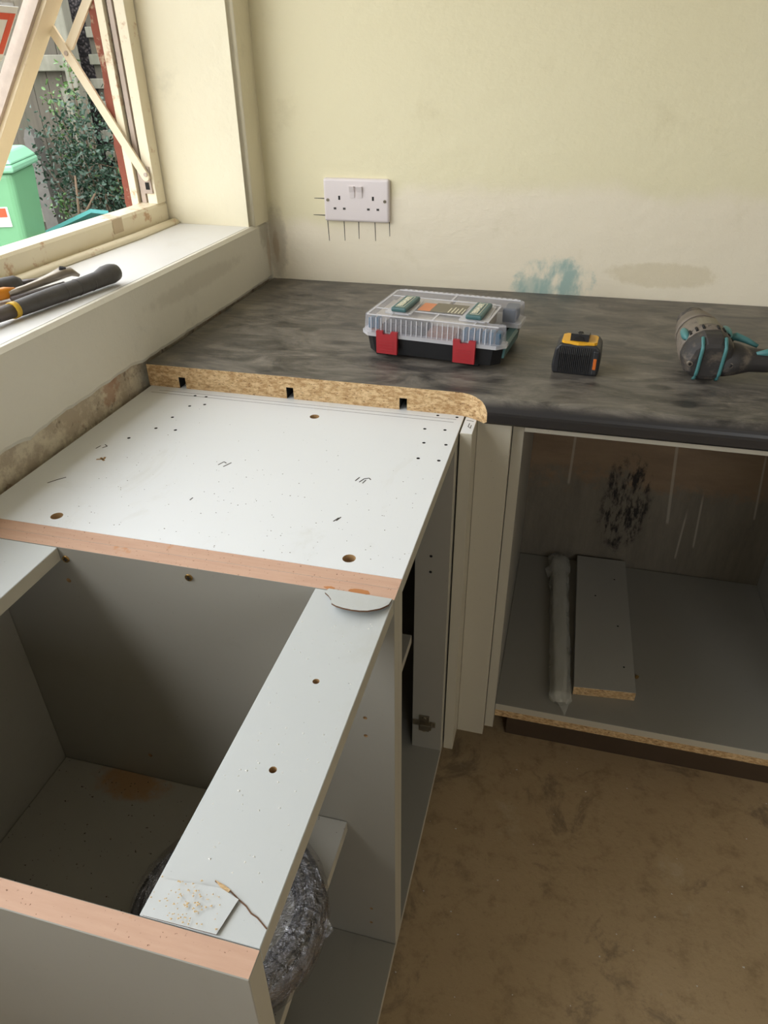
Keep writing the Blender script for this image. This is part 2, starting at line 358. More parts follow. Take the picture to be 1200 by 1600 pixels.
# pencil and saw marks around the socket
bm0 = [(.141, .143, 1.034, .993), (.179, .1795, 1.035, .995), (.2125, .2122, 1.036, 1.0), (.249, .250, 1.037, .997), (.2815, .2822, 1.039, 1.008)]
for a, b, z0, z1 in bm0:
    bm = bmesh.new(); prism(bm, [(a-.0009, z0+.004), (a+.0009, z0+.004), (b+.0006, z1), (b-.0004, z1)], -.0004, .001, plane='xz'); mk('pencil_mark', bm, 'pencil', wb)
for x0, x1, z in ((.113, .14, 1.0805), (.109, .14, 1.0465)):
    bm = bmesh.new(); prism(bm, [(x0, z-.0004), (x1, z-.0011), (x1, z+.0011), (x0, z+.0006)], -.0004, .001, plane='xz'); mk('pencil_mark', bm, 'pencil', wb)

# ------------------------------------------------------------------ window_1
win = thing('window_1', (-.2, -.9, 1.032), kind='structure')
bm = bmesh.new(); prism(bm, [(-.21, 1.0), (-.014, 1.0), (-.0135, 1.0318), (-.21, 1.034)], -2.9, -.083, plane='xz'); mk('window_sill', bm, 'sill', win)
bm = bmesh.new()   # bottom rail of the fixed frame, with a rounded top arris
prism(bm, [(-.262, 1.03), (-.2, 1.03), (-.2, 1.072), (-.204, 1.077), (-.240, 1.079), (-.240, 1.071), (-.262, 1.070)], -2.9, -.083, plane='xz'); mk('bottom_rail', bm, 'frame', win)
bm = bmesh.new()   # quarter bead in front of the rail
tube(bm, [(-.196, -2.9, 1.036), (-.194, -.9, 1.036), (-.190, -.5, 1.037), (-.182, -.25, 1.037), (-.186, -.085, 1.037)], [.012]*5, 10, squash=.6); mk('quarter_bead', bm, 'frame', win)
bm = bmesh.new(); bm_box(bm, -.2004, -.1988, -.295, -.262, 1.050, 1.0765); mk('paint_patch', bm, 'bead', win)
# right jamb: stepped rebate
box('jamb', -.222, -.2002, -.118, -.083, 1.0775, 2.1, 'frame', win)
box('jamb_recess', -.229, -.2225, -.104, -.083, 1.072, 2.1, 'dark', win, bv=0)
box('jamb_strip', -.240, -.2292, -.113, -.083, 1.072, 2.1, 'strip_metal', win)
box('jamb_groove', -.245, -.2402, -.106, -.083, 1.071, 2.1, 'dark', win, bv=0)  # near-black strip filling the groove between metal strip and stop
box('jamb_stop', -.262, -.2452, -.119, -.083, 1.071, 2.1, 'frame', win)
bm = bmesh.new()   # outer brick reveal with torn red masonry paint
pts = []; z = .9
while z < 2.1:
    pts.append((-.277+.009*noise.noise(Vector((z*14, 2, 5)))+.004*noise.noise(Vector((z*45, 2, 5))), z)); z += .012
prism(bm, [(-.2622, .9)]+pts+[(-.2622, pts[-1][1])], -.119, -.06, plane='xz')
for f in bm.faces: pass
mk('outer_reveal', bm, 'red_render', win)
box('head', -.262, -.2, -2.9, -.083, 2.06, 2.1, 'frame', win); box('far_jamb', -.262, -.2, -2.9, -2.86, 1.03, 2.1, 'frame', win)
box('mullion', -.262, -.2, -.93, -.89, 1.03, 2.1, 'frame', win); box('mullion', -.262, -.2, -1.95, -1.91, 1.03, 2.1, 'frame', win)
# projecting sash, swung out at the bottom
sv = Vector((-.6225, 0, -.7826))           # down along the sash
sn = Vector((.7826, 0, -.6225))            # sash normal, towards the room
S0 = Vector((-.217, 0, 1.569))             # room-side top corner line of the stile
def sashbar(bm, s0, s1, y0, y1, d0, d1):
    vs = []
    for s in (s0, s1):
        for y in (y0, y1):
            for dd in (d0, d1): vs.append(bm.verts.new(S0+sv*s-sn*dd+Vector((0, y, 0))))
    for f in [(0, 1, 3, 2), (4, 6, 7, 5), (0, 4, 5, 1), (2, 3, 7, 6), (0, 2, 6, 4), (1, 5, 7, 3)]: bm.faces.new([vs[i] for i in f])
bm = bmesh.new()
sashbar(bm, 0, .98, -.172, -.126, 0, .040); sashbar(bm, 0, .98, -.88, -.835, 0, .040); sashbar(bm, 0, .05, -.835, -.172, 0, .040); sashbar(bm, .93, .98, -.835, -.172, 0, .040)
sash = mk('sash', bm, 'sash', win)
bm = bmesh.new(); sashbar(bm, .05, .93, -.182, -.1722, .008, .034); mk('glazing_bead', bm, 'strip_metal', sash)
bm = bmesh.new(); sashbar(bm, .045, .935, -.84, -.17, .020, .024); mk('pane', bm, 'glass', sash)
bm = bmesh.new(); sashbar(bm, .205, .31, -.35, -.212, .0185, .0197); st = mk('sticker', bm, 'paper', sash)
bm = bmesh.new(); sashbar(bm, .217, .295, -.231, -.216, .0178, .0184); mk('sticker_border', bm, 'red', sash)
bm = bmesh.new(); sashbar(bm, .217, .229, -.34, -.2315, .0178, .0184); mk('sticker_border', bm, 'red', sash)
me = text_mesh('e', .045); 
tm = Matrix((Vector((0, 1, 0)), -sv, sn)).transposed().to_4x4(); tm.translation = S0+sv*.282-sn*.0178+Vector((0, -.249, 0))-Vector(OFF[sash.name])
me.transform(tm); me.materials.append(MAT['red']); o = bpy.data.objects.new('sticker_letter', me); COL.objects.link(o); o.parent = sash
def stay(a, b, wd, yy):
    a = Vector(a); b = Vector(b); d = (b-a).normalized(); q = Vector((d.z, 0, -d.x))*wd/2; bm = bmesh.new(); pts = []
    for e, s in ((a, -1), (b, 1)):
        for k in range(7):
            an = math.pi*k/6; pts.append(e+(q*math.cos(an)+d*(wd/2)*math.sin(an))*s*(1 if s > 0 else 1))
    prism(bm, [(p_.x, p_.z) for p_ in pts], yy-.003, yy+.003, plane='xz'); o = mk('stay_arm', bm, 'sash', win)
    return o
s1 = stay((-.212, -.13, 1.132), (-.365, -.13, 1.396), .017, -.127); s2 = stay((-.333, -.13, 1.363), (-.215, -.13, 1.505), .016, -.120)
for px_, pz, par in ((-.210, 1.136, s1), (-.338, 1.35, s1)):
    bm = bmesh.new(); cyl(bm, (px_, -.1322, pz), 'y', .0042, .004, 12); mk('rivet', bm, 'strip_metal', par)
box('stay_bracket', -.226, -.206, -.1215, -.1178, 1.098, 1.150, 'strip_metal', win)
box('bracket_slot', -.220, -.211, -.1222, -.1213, 1.106, 1.120, 'dark', win, bv=0)

# ------------------------------------------------------------------ base cabinets (carcasses along the window wall)
def leg(par, x, y, h):
    bm = bmesh.new(); cyl(bm, (x, y, 0), 'z', .024, .012, 14); cyl(bm, (x, y, .012), 'z', .015, h-.012, 12); mk('leg', bm, 'blkplastic', par)
XB = .5457
cA = thing('corner_base_cabinet', (.28, -.52, 0), label='corner base cabinet with a flat white board top beside the cut worktop', cat='cabinet')
tb = box('top_board', .005, XB, -.9958, -.06, .849, .867, ['white_board', 'edging', 'pink'], cA, faces={'+x': 1})
box('side_panel', .005, XB, -1.0140, -.9962, .166, .867, ['grey', 'edging', 'pink'], cA, bv=.00015, faces={'+x': 1, '+z': 2})
box('bottom_panel', .012, XB, -.996, -.06, .166, .184, ['grey', 'edging'], cA, faces={'+x': 1})
box('back_panel', .005, .0115, -.996, -.06, .166, .849, 'grey', cA); box('side_panel', .012, XB-.018, -.06, -.042, .166, .867, 'grey', cA)
box('shelf', .02, .486, -.994, -.665, .4625, .4805, ['grey', 'edging'], cA, faces={'+x': 1})
hs = box('hinge_stile', .4885, XB, -.660, -.642, .1842, .8488, ['grey', 'edging'], cA, faces={'+x': 1})
box('blank_front', XB-.018, XB, -.641, -.062, .1842, .8488, 'grey', cA)
for (x, y) in ((.08, -.93), (.46, -.93), (.08, -.12), (.46, -.12)): leg(cA, x, y, .166)
cut = bmesh.new(); cut2 = bmesh.new()
for x, y in ((.32, -.632), (.48, -.974), (.108, -.975)): cyl(cut, (x, y, .858), 'z', .0075, .02, 18)
for x, y in ((.105, -.685), (.132, -.629), (.111, -.640), (.132, -.725), (.100, -.726), (.078, -.765), (.503, -.680), (.525, -.632), (.495, -.635), (.535, -.679), (.505, -.728), (.534, -.728), (.505, -.584), (.535, -.584), (.10, -.60), (.12, -.60)):
    cyl(cut2, (x, y, .861), 'z', .0026, .012, 10)
boolean(tb, cut, 'hole'); boolean(tb, cut2, 'dark')
def marks(par, strokes, wd, z, mat, name):
    bm = bmesh.new()
    for s in strokes:
        for a, b in zip(s[:-1], s[1:]):
            a = Vector((*a, 0)); b = Vector((*b, 0)); n_ = (b-a).normalized().cross(Vector((0, 0, 1)))*wd/2
            vs = [bm.verts.new(q+Vector((0, 0, z))) for q in (a-n_, a+n_, b+n_, b-n_)]
            lo = [bm.verts.new(q+Vector((0, 0, z-.0006))) for q in (a-n_, a+n_, b+n_, b-n_)]
            bm.faces.new(vs)
            for k in range(4): bm.faces.new((vs[k], lo[k], lo[(k+1) % 4], vs[(k+1) % 4]))
    o = mk(name, bm, mat, par); return o
for st_ in ([[(.045, -.908), (.052, -.898), (.060, -.889)]], [[(.050, -.806), (.052, -.797)], [(.058, -.802), (.062, -.796), (.056, -.792)]], [[(.243, -.810), (.247, -.800), (.252, -.803)], [(.252, -.813), (.258, -.800)]],
           [[(.438, -.808), (.441, -.798)], [(.444, -.810), (.448, -.800), (.454, -.797), (.457, -.801)], [(.449, -.812), (.451, -.803)]], [[(.440, -.907), (.444, -.898)], [(.443, -.905), (.446, -.896)]], [[(.249, -.903), (.250, -.897)]]):
    marks(cA, st_, .0013, .8673, 'pencil', 'scuff_mark')
marks(cA, [[(.03, -.592), (.30, -.592), (.535, -.5925)], [(.02, -.602), (.30, -.6025), (.533, -.603)]], .0005, .8672, 'pencil', 'pencil_line')
marks(cA, [[(.070, -.835), (.080, -.832), (.078, -.826)], [(.073, -.829), (.083, -.836)]], .003, .8672, 'hole', 'chip_mark')
def hinge(par, x, z):
    bm = bmesh.new(); y1 = -.660
    bm_box(bm, x-.022, x+.022, y1-.0025, y1, z-.007, z+.007); bm_box(bm, x-.010, x+.010, y1-.003, y1, z-.021, z+.021); bm_box(bm, x-.007, x+.016, y1-.012, y1-.002, z-.006, z+.006); bevel(bm, .0008, 1)
    h = mk('hinge_plate', bm, 'nickel', par)
    for dz in (-.015, .015):
        bm = bmesh.new(); cyl(bm, (x, y1-.0055, z+dz), 'y', .0045, .004, 12); mk('screw', bm, 'nickel', h)
hinge(cA, .512, .256)
cut = bmesh.new()
for z in (.653, .621): cyl(cut, (.515, -.664, z), 'y', .0026, .012, 10)
boolean(hs, cut, 'dark')

cB = thing('drawer_base_cabinet', (.29, -1.205, 0), label='open-topped grey base cabinet in the foreground with sawn pink side edges', cat='cabinet')
fp = box('side_panel', .04, XB, -1.0318, -1.0141, .166, .867, ['grey', 'edging', 'pink'], cB, bv=.00015, faces={'+x': 1, '+z': 2})
box('side_panel', .04, XB, -1.3960, -1.3780, .166, .867, ['grey', 'edging', 'pink'], cB, faces={'+x': 1, '+z': 2})
fr = box('front_rail', .4610, XB-.0006, -1.3776, -1.0322, .849, .867, ['rail', 'edging'], cB, faces={'+x': 1})
box('back_rail', .0462, .150, -1.3776, -1.0322, .849, .8668, ['rail', 'edging'], cB, faces={'+x': 1})
box('back_panel', .04, .046, -1.3776, -1.0322, .166, .8488, 'grey', cB)
box('bottom_panel', .0462, XB, -1.3776, -1.0322, .166, .184, ['grey', 'edging'], cB, faces={'+x': 1})
box('shelf', .047, .4798, -1.3772, -1.0326, .4535, .4713, ['shelf', 'edging'], cB, faces={'+x': 1})
for (x, y) in ((.1, -1.08), (.46, -1.08), (.1, -1.33), (.46, -1.33)): leg(cB, x, y, .166)
cut = bmesh.new()
for x, y in ((.505, -1.157), (.503, -1.253)): cyl(cut, (x, y, .858), 'z', .0032, .02, 12)
boolean(fr, cut, 'hole')
cut = bmesh.new()
for x, z in ((.51, .682), (.51, .651), (.509, .268), (.508, .229), (.195, .519), (.151, .819)): cyl(cut, (x, -1.040, z), 'y', .0026 if x > .2 else .0032, .014, 10)
boolean(fp, cut, 'hole')
for x, z in ((.157, .8515), (.313, .8535)):
    bm = bmesh.new(); cyl(bm, (x, -1.0336, z), 'y', .0043, .003, 14); s_ = mk('screw', bm, 'screw', cB)
    bm = bmesh.new(); bm_box(bm, x-.0026, x+.0026, -1.0341, -1.0334, z-.0006, z+.0006); bm_box(bm, x-.0006, x+.0006, -1.0342, -1.0333, z-.0026, z+.0026); mk('screw_recess', bm, 'dark', s_)
# torn laminate flap at the far end of the rail
out = [(.4755, -1.0330), (.4745, -1.040), (.480, -1.0455), (.4845, -1.0525), (.488, -1.0600), (.494, -1.0640), (.502, -1.0665), (.511, -1.0668), (.519, -1.0664), (.526, -1.0640), (.531, -1.0600), (.536, -1.0560), (.540, -1.0500), (.5432, -1.0440), (.5435, -1.0335)]
bm = bmesh.new(); rim = []
def lift(x, y): return .8676+.0070*max(0, (-1.0340-y)/.033)**1.3
for (x, y) in out:
    jx = .0013*noise.noise(Vector((x*400, y*400, 0))); rim.append((bm.verts.new((x+jx, y+jx, lift(x, y)+.0020)), bm.verts.new((x+jx, y+jx, lift(x, y)))))
bm.faces.new([r[0] for r in rim]); f2 = bm.faces.new([r[1] for r in rim][::-1])
for k in range(len(rim)):
    f = bm.faces.new((rim[k][0], rim[k][1], rim[(k+1) % len(rim)][1], rim[(k+1) % len(rim)][0])); f.material_index = 1
flap = mk('laminate_flap', bm, ['rail', 'crack'], fr)
marks(flap, [[(.5035, -1.0345), (.5015, -1.045), (.4995, -1.0635)]], .0004, .8745, 'pencil', 'flap_crease') if False else None
for cx_, cy_, sx_, sy_ in ((.4755, -1.0285, .006, .0022), (.5065, -1.0270, .011, .0042)):
    bm = bmesh.new(); prism(bm, [(cx_+sx_*math.cos(a_)*(1+.35*noise.noise(Vector((a_*3, cx_*90, 0)))), min(-1.0225, max(-1.0317, cy_+sy_*math.sin(a_)*(1+.5*noise.noise(Vector((a_*3, 7, cx_*90))))))) for a_ in [2*math.pi*k/18 for k in range(18)]], .8668, .8673); mk('glue_stain', bm, 'glue', fp)
# cracked laminate at the near end of the rail
marks(fr, [[(.499, -1.345), (.504, -1.3468), (.509, -1.3475), (.515, -1.3505), (.520, -1.353), (.526, -1.3555), (.531, -1.3590), (.536, -1.3605), (.5445, -1.3655)]], .0009, .8675, 'crack', 'laminate_crack')
bm = bmesh.new(); prism(bm, [(.4985, -1.3445), (.506, -1.3462), (.5115, -1.3482), (.511, -1.3505), (.5055, -1.3490)], .8668, .8676); mk('bare_chip', bm, 'chip', fr)
bm = bmesh.new(); vs = [bm.verts.new(q) for q in ((.4635, -1.3772, .8672), (.5155, -1.3772, .8688), (.520, -1.3535, .86895), (.505, -1.3490, .8685), (.4655, -1.352, .86726))]
lo = [bm.verts.new(v.co-Vector((0, 0, .0008))) for v in vs]; bm.faces.new(vs); bm.faces.new(lo[::-1])
for k in range(5): bm.faces.new((vs[k], lo[k], lo[(k+1) % 5], vs[(k+1) % 5])).material_index = 1
mk('lifted_laminate', bm, ['rail', 'crack'], fr)

# right-hand cabinet under the worktop
ZR = .220
cC = thing('open_base_cabinet', (.93, -.28, 0), label='open doorless base cabinet under the black worktop', cat='cabinet')
box('side_panel', .6195, .6375, -.555, -.004, .160, .8665, ['grey', 'edging'], cC, faces={'-y': 1})
box('side_panel', 1.222, 1.240, -.555, -.004, .160, .8665, ['grey', 'edging'], cC, faces={'-y': 1})
box('bottom_panel', .6378, 1.2217, -.545, -.004, ZR-.017, ZR, ['grey', 'edging'], cC, faces={'-y': 1})
box('base_batten', .6378, 1.2217, -.540, -.44, ZR-.040, ZR-.0172, 'chip', cC)
box('top_rail', .6378, 1.2217, -.5695, -.47, .847, .8665, ['grey', 'edging'], cC, faces={'-y': 1})
for (x, y) in ((.70, -.37), (1.16, -.37), (.70, -.08), (1.16, -.08)): leg(cC, x, y, ZR-.0172)
o = box('plinth_board', .662, 1.9, -.425, -.407, 0, .130, 'wood_dark'); tag(o, 'dark timber plinth board set back beneath the open cabinet', 'plinth')
cp = thing('corner_post', (.57, -.60, .16), label='tall stone-grey corner filler post between the two cabinet runs', cat='filler post')
box('post_leaf', .5480, .5662, -.636, -.577, .166, .8665, ['post', 'white_board'], cp, faces={'+z': 1})
box('post_leaf', .5664, .6190, -.577, -.559, .158, .8660, 'post', cp)
marks(cp, [[(.557, -.600), (.5565, -.612), (.5605, -.616)], [(.5605, -.606), (.5605, -.617)], [(.551, -.590), (.562, -.592)]], .0010, .8668, 'pencil', 'pencil_mark')
bm = bmesh.new(); bm_box(bm, .5455, .5665, -.6362, -.6361, .166, .8665); bm.free()

# ------------------------------------------------------------------ worktop
wt = thing('worktop', (.95, -.3, .867), label='dusty black laminate worktop along the back wall with raw chipboard cut edge', cat='worktop')
prof = [(-.003, .867), (-.003, .905)]
prof = [(-.003, .905), (-.003, .867), (-.596, .867), (-.600, .871)]
R_ = .022
for k in range(0, 9):
    a = math.radians(180-90*k/8); prof.append((-.600+R_+R_*math.cos(a), .905-R_+R_*math.sin(a)))
bm = bmesh.new(); prism(bm, prof, .003, 1.95, plane='yz')
for f in bm.faces: f.material_index = 0
wo = mk('worktop_body', bm, ['laminate']); 
cut = bmesh.new(); prism(cut, [(-.1, -.70), (-.1, -.5759), (.530, -.5759), (.541, -.5768), (.551, -.5795), (.560, -.5840), (.5725, -.5915), (.5835, -.601), (.68, -.70)], .80, .96)
boolean(wo, cut, 'chip')
cut = bmesh.new()
for x in (.066, .259, .448): bm_box(cut, x-.006, x+.006, -.65, -.53, .862, .8865)
boolean(wo, cut, 'dark')
for f in wo.data.polygons: f.use_smooth = False
for q in wo.data.vertices: q.co -= Vector((.95, -.3, .867))
nm = {0: 'laminate_surface', 1: 'chipboard_edge', 2: 'bolt_slots'}
MAT['laminate'].node_tree.nodes   # object coordinates are taken relative to the worktop origin below
split_material(wo, nm, wt)
sl3 = [o_ for o_ in wt.children if o_.name.startswith('bolt_slots')][0]
for x in (.066, .259, .448):
    bm = bmesh.new(); bm.from_mesh(sl3.data); bmesh.ops.delete(bm, geom=[f for f in bm.faces if abs(f.calc_center_median().x+.95-x) > .03], context='FACES')
    me = bpy.data.meshes.new('bolt_slot'); bm.to_mesh(me); bm.free(); me.materials.append(MAT['dark']); q = bpy.data.objects.new('bolt_slot', me); COL.objects.link(q); q.parent = wt
bpy.data.objects.remove(sl3)

# ------------------------------------------------------------------ double socket
so = thing('double_wall_socket', (.211, 0, 1.0795), label='white double wall socket with two rocker switches on the cream wall', cat='socket')
MAT['sock'] = simple('white_socket_plastic', srgb(224, 214, 212), .35, var=.02)
bm = bmesh.new(); bm_box(bm, -.073, .073, -.011, 0, -.043, .043)
bevel(bm, .005, 3, [e for e in bm.edges if e.verts[0].co.y < -.01 or e.verts[1].co.y < -.01] ); pl_ = mk('face_plate', bm, 'sock', so, local=True, smooth=False)
for dx in (-.0105, .0065):
    bm = bmesh.new(); prism(bm, [(-.0108, .006), (-.0108, .028), (-.0172, .028), (-.0135, .017), (-.0122, .006)], dx-.0055+.002, dx+.0055+.002, plane='yz'); mk('rocker_switch', bm, 'sock', so, local=True)
    bm = bmesh.new(); bm_box(bm, dx-.0035+.002, dx+.0035+.002, -.0152, -.0146, .0262, .0277); mk('switch_stripe', bm, 'red', so, local=True) if False else bm.free()
for cx in (-.0375, .0375):
    for (dx, dz, wd, hh) in ((0, .005, .0042, .008), (-.0105, -.0165, .0058, .0042), (.0105, -.0165, .0058, .0042)):
        bm = bmesh.new(); bm_box(bm, cx+dx-wd/2, cx+dx+wd/2, -.0113, -.0108, dz-hh/2, dz+hh/2); mk('pin_slot', bm, 'dark' if dz > 0 else 'pencil', so, local=True)
for cx in (-.0635, .0635):
    bm = bmesh.new(); cyl(bm, (cx, -.0118, 0), 'y', .0035, .002, 14); s_ = mk('screw', bm, 'nickel', so, local=True)
    bm = bmesh.new(); bm_box(bm, cx-.0028, cx+.0028, -.0123, -.0117, -.0005, .0005); mk('screw_slot', bm, 'dark', s_, local=True)

# ------------------------------------------------------------------ organiser case
case = thing('organiser_case', (.4775, -.378, .905), math.radians(-6.5), label='clear-lidded organiser case with red latches on the worktop', cat='tool case')
W, D = .244, .178
def outline(e, r=.012, notch=True, n0=.026, n1=.118, nd=.034):
    x0, x1, y0, y1 = -W/2-e, W/2+e, -D/2-e, D/2+e
    pts = [(x0, y0+r), (x0+r, y0), (x1-r, y0), (x1, y0+r)]
    if notch:
        a, b, d = -D/2+n0+e, -D/2+n1-e, W/2-nd+e
        pts += [(x1, a-.004), (x1-.004, a), (d+.005, a), (d, a+.005), (d, b-.005), (d+.005, b), (x1-.004, b), (x1, b+.004)]
    pts += [(x1, y1-r), (x1-r, y1), (x0+r, y1), (x0, y1-r)]
    return pts
MAT['caseblk'] = simple('black_case_plastic', srgb(26, 26, 28), .4, var=.2)
bm = bmesh.new(); prism(bm, outline(-.004, .014), .006, .036); 
for f in list(bm.faces): pass
for v in bm.verts:
    if v.co.z < .01: v.co.x *= .965; v.co.y *= .96
mk('case_base', bm, 'caseblk', case, local=True)
for x in (-.09, .07):
    for y in (-.065, .06):
        bm = bmesh.new(); bm_box(bm, x-.012, x+.012, y-.012, y+.012, 0, .007); bevel(bm, .002, 1); mk('foot', bm, 'caseblk', case, local=True)
t = NT('clear_frosted_plastic'); pb = t.b; pb.inputs['Base Color'].default_value = (.80, .79, .84, 1); pb.inputs['Roughness'].default_value = .28
tr = t.n('ShaderNodeBsdfTransparent'); tr.inputs[0].default_value = (.93, .93, .95, 1); mx = t.n('ShaderNodeMixShader'); mx.inputs[0].default_value = .22
t.t.links.new(tr.outputs[0], mx.inputs[1]); t.t.links.new(pb.outputs[0], mx.inputs[2]); t.t.links.new(mx.outputs[0], t.out.inputs[0]); MAT['clear'] = t.m
t = NT('clear_plastic_rim'); pb = t.b; pb.inputs['Base Color'].default_value = (.80, .79, .82, 1); pb.inputs['Roughness'].default_value = .25
tr = t.n('ShaderNodeBsdfTransparent'); mx = t.n('ShaderNodeMixShader'); mx.inputs[0].default_value = .5
t.t.links.new(tr.outputs[0], mx.inputs[1]); t.t.links.new(pb.outputs[0], mx.inputs[2]); t.t.links.new(mx.outputs[0], t.out.inputs[0]); MAT['clear_rim'] = t.m
bm = bmesh.new(); prism(bm, outline(.002, .014), .0362, .0425); mk('lid_flange', bm, 'clear_rim', case, local=True)
bm = bmesh.new(); prism(bm, outline(-.001, .012), .0427, .0690)
for v in bm.verts:
    if v.co.z > .06: v.co.x *= .985; v.co.y *= .985
lo_f = [f for f in bm.faces if f.normal.z < -.9]; bmesh.ops.delete(bm, geom=lo_f, context='FACES_ONLY')
lid = mk('lid', bm, 'clear', case, local=True)
for i in range(24):      # moulded ribs along the front of the lid
    x = -W/2+.018+i*(W-.040)/23
    bm = bmesh.new(); prism(bm, [(-.0905, .0428), (-.0892, .0680), (-.0884, .0680), (-.0884, .0428)], x-.0006, x+.0006, plane='yz'); mk('lid_rib', bm, 'clear_rim', lid, local=True)
def lidbar(x0, x1, y0, y1, h=.0012):
    bm = bmesh.new(); bm_box(bm, x0, x1, y0, y1, .0688, .0690+h); bevel(bm, .0004, 1); mk('lid_ridge', bm, 'clear_rim', lid, local=True)
lidbar(-W/2+.008, W/2-.012, -D/2+.006, -D/2+.010); lidbar(-W/2+.010, W/2-.010, D/2-.016, D/2-.011); lidbar(-W/2+.006, -W/2+.010, -D/2+.010, D/2-.016)
lidbar(-W/2+.010, W/2-.036, -.044, -.041); lidbar(-W/2+.010, W/2-.036, .036, .039); lidbar(-.004, 0, .039, D/2-.016); lidbar(-.002, .002, -D/2+.010, -.044); lidbar(W/2-.037, W/2-.033, -.060, .030); lidbar(-.075, -.072, -D/2+.010, -.044); lidbar(.068, .071, -D/2+.010, -.044)
for i in range(22):
    x = -W/2+.02+i*(W-.04)/21
    bm = bmesh.new(); bm_box(bm, x-.0028, x+.0028, D/2-.010, D/2-.0055, .0675, .0700); bevel(bm, .0006, 1); mk('lid_knuckle', bm, 'clear_rim', lid, local=True)
# latches
MAT['latch'] = simple('red_latch_plastic', srgb(164, 38, 44), .4, var=.08)
for cx in (-.074, .059):
    bm = bmesh.new(); prism(bm, [(cx-.018, .010), (cx+.018, .010), (cx+.0185, .0475), (cx+.0075, .0475), (cx+.0065, .0425), (cx-.0065, .0425), (cx-.0075, .0475), (cx-.0185, .0475)], -D/2-.0075, -D/2-.001, plane='xz')
    la = mk('latch', bm, 'latch', case, local=True)
    for k in range(4):
        bm = bmesh.new(); bm_box(bm, cx-.012, cx+.012, -D/2-.0082, -D/2-.0074, .015+k*.005, .0168+k*.005); mk('latch_groove', bm, 'latch', la, local=True)
MAT['tealp'] = simple('teal_handle_plastic', srgb(62, 98, 98), .4, var=.06); MAT['ink'] = simple('cream_print', srgb(226, 220, 196), .5, var=.02)
bm = bmesh.new(); prism(bm, [(W/2-.019, .018), (W/2-.003, .016), (W/2-.001, .031), (W/2-.005, .035), (W/2-.017, .035)], -D/2+.020, -D/2+.122, plane='xz'); mk('handle', bm, 'tealp', case, local=True)
for cx in (-.0670, .0620):
    bm = bmesh.new(); prism(bm, [(cx-.021, -.064), (cx+.021, -.064), (cx+.024, -.058), (cx+.019, .026), (cx-.019, .026), (cx-.024, -.058)], .0685, .0702); mk('label_boss', bm, 'clear_rim', case, local=True)
    bm = bmesh.new(); bm_box(bm, cx-.0135, cx+.0135, -.0580, .0200, .0700, .0775)
    bevel(bm, .0025, 2); nm_ = mk('name_plate', bm, 'tealp', case, local=True)
    me = text_mesh('ERBAUER', .0125); me.transform(Matrix.Translation((cx-.001, -.019, .0779)) @ Matrix.Rotation(math.pi/2, 4, 'Z') @ Matrix.Scale(1.06, 4, (1, 0, 0)))
    me.materials.append(MAT['ink']); o = bpy.data.objects.new('lettering', me); COL.objects.link(o); o.parent = nm_
    bm = bmesh.new()
    for (a0, a1, b0, b1) in ((cx-.0075, cx-.0068, -.051, .013), (cx+.0062, cx+.0069, -.051, .013), (cx-.0075, cx+.0069, -.051, -.0503), (cx-.0075, cx+.0069, .0123, .013)): bm_box(bm, a0, a1, b0, b1, .0773, .0778)
    mk('print_frame', bm, 'ink', nm_, local=True)
# printed label between the plates
MAT['lab'] = simple('olive_label_print', srgb(120, 112, 96), .5, var=.1, scale=120); MAT['labor'] = simple('orange_label_print', srgb(206, 130, 88), .5, var=.1)
box('printed_label', -.020, .036, -.032, .018, .0690, .0694, 'lab', case, bv=0, local=True); box('label_block', -.042, -.0202, -.032, .012, .0690, .0694, 'labor', case, bv=0, local=True)
for k in range(5):
    box('label_column', .010+k*.006, .0118+k*.006, -.030, -.004+.006*(k % 2), .0694, .0696, 'ink', case, bv=0, local=True)
# contents seen through the lid
cm = {'blue': simple('blue_plastic_plug', srgb(40, 92, 120), .5), 'dk': simple('dark_steel_parts', srgb(70, 66, 64), .45, .5, .3), 'br': simple('brown_plugs', srgb(130, 92, 74), .6, var=.2), 'wh': simple('pale_card', srgb(196, 186, 170), .7), 'navy': simple('dark_blue_cup', srgb(44, 62, 76), .5)}
MAT.update(cm)
def cont(name, x0, x1, y0, y1, z0, z1, m): 
    bm = bmesh.new(); bm_box(bm, x0, x1, y0, y1, z0, z1); bevel(bm, .0015, 1); o = mk(name, bm, m, case, local=True); o['kind'] = 'structure' if False else ''; del o['kind']
for k in range(6): cont('blue_plug', .052+k*.0108, .0605+k*.0108, -.083, -.066, .0370, .061, 'blue')
for k in range(2): cont('blue_plug', -.112+k*.0108, -.1035+k*.0108, -.082, -.066, .046, .064, 'blue')
cont('steel_parts', -.085, -.012, -.082, -.05, .037, .058, 'dk'); cont('steel_parts', -.008, .042, -.082, -.05, .037, .052, 'br'); cont('steel_parts', -.108, -.086, -.08, -.05, .037, .046, 'br')
cont('steel_parts', -.11, -.01, .045, .078, .037, .058, 'wh'); cont('steel_parts', -.003, .07, .045, .078, .037, .060, 'wh'); cont('compartment_tray', -.112, .08, -.046, .040, .037, .061, 'wh')
cont('dark_cup', .090, .112, .036, .080, .037, .064, 'navy')

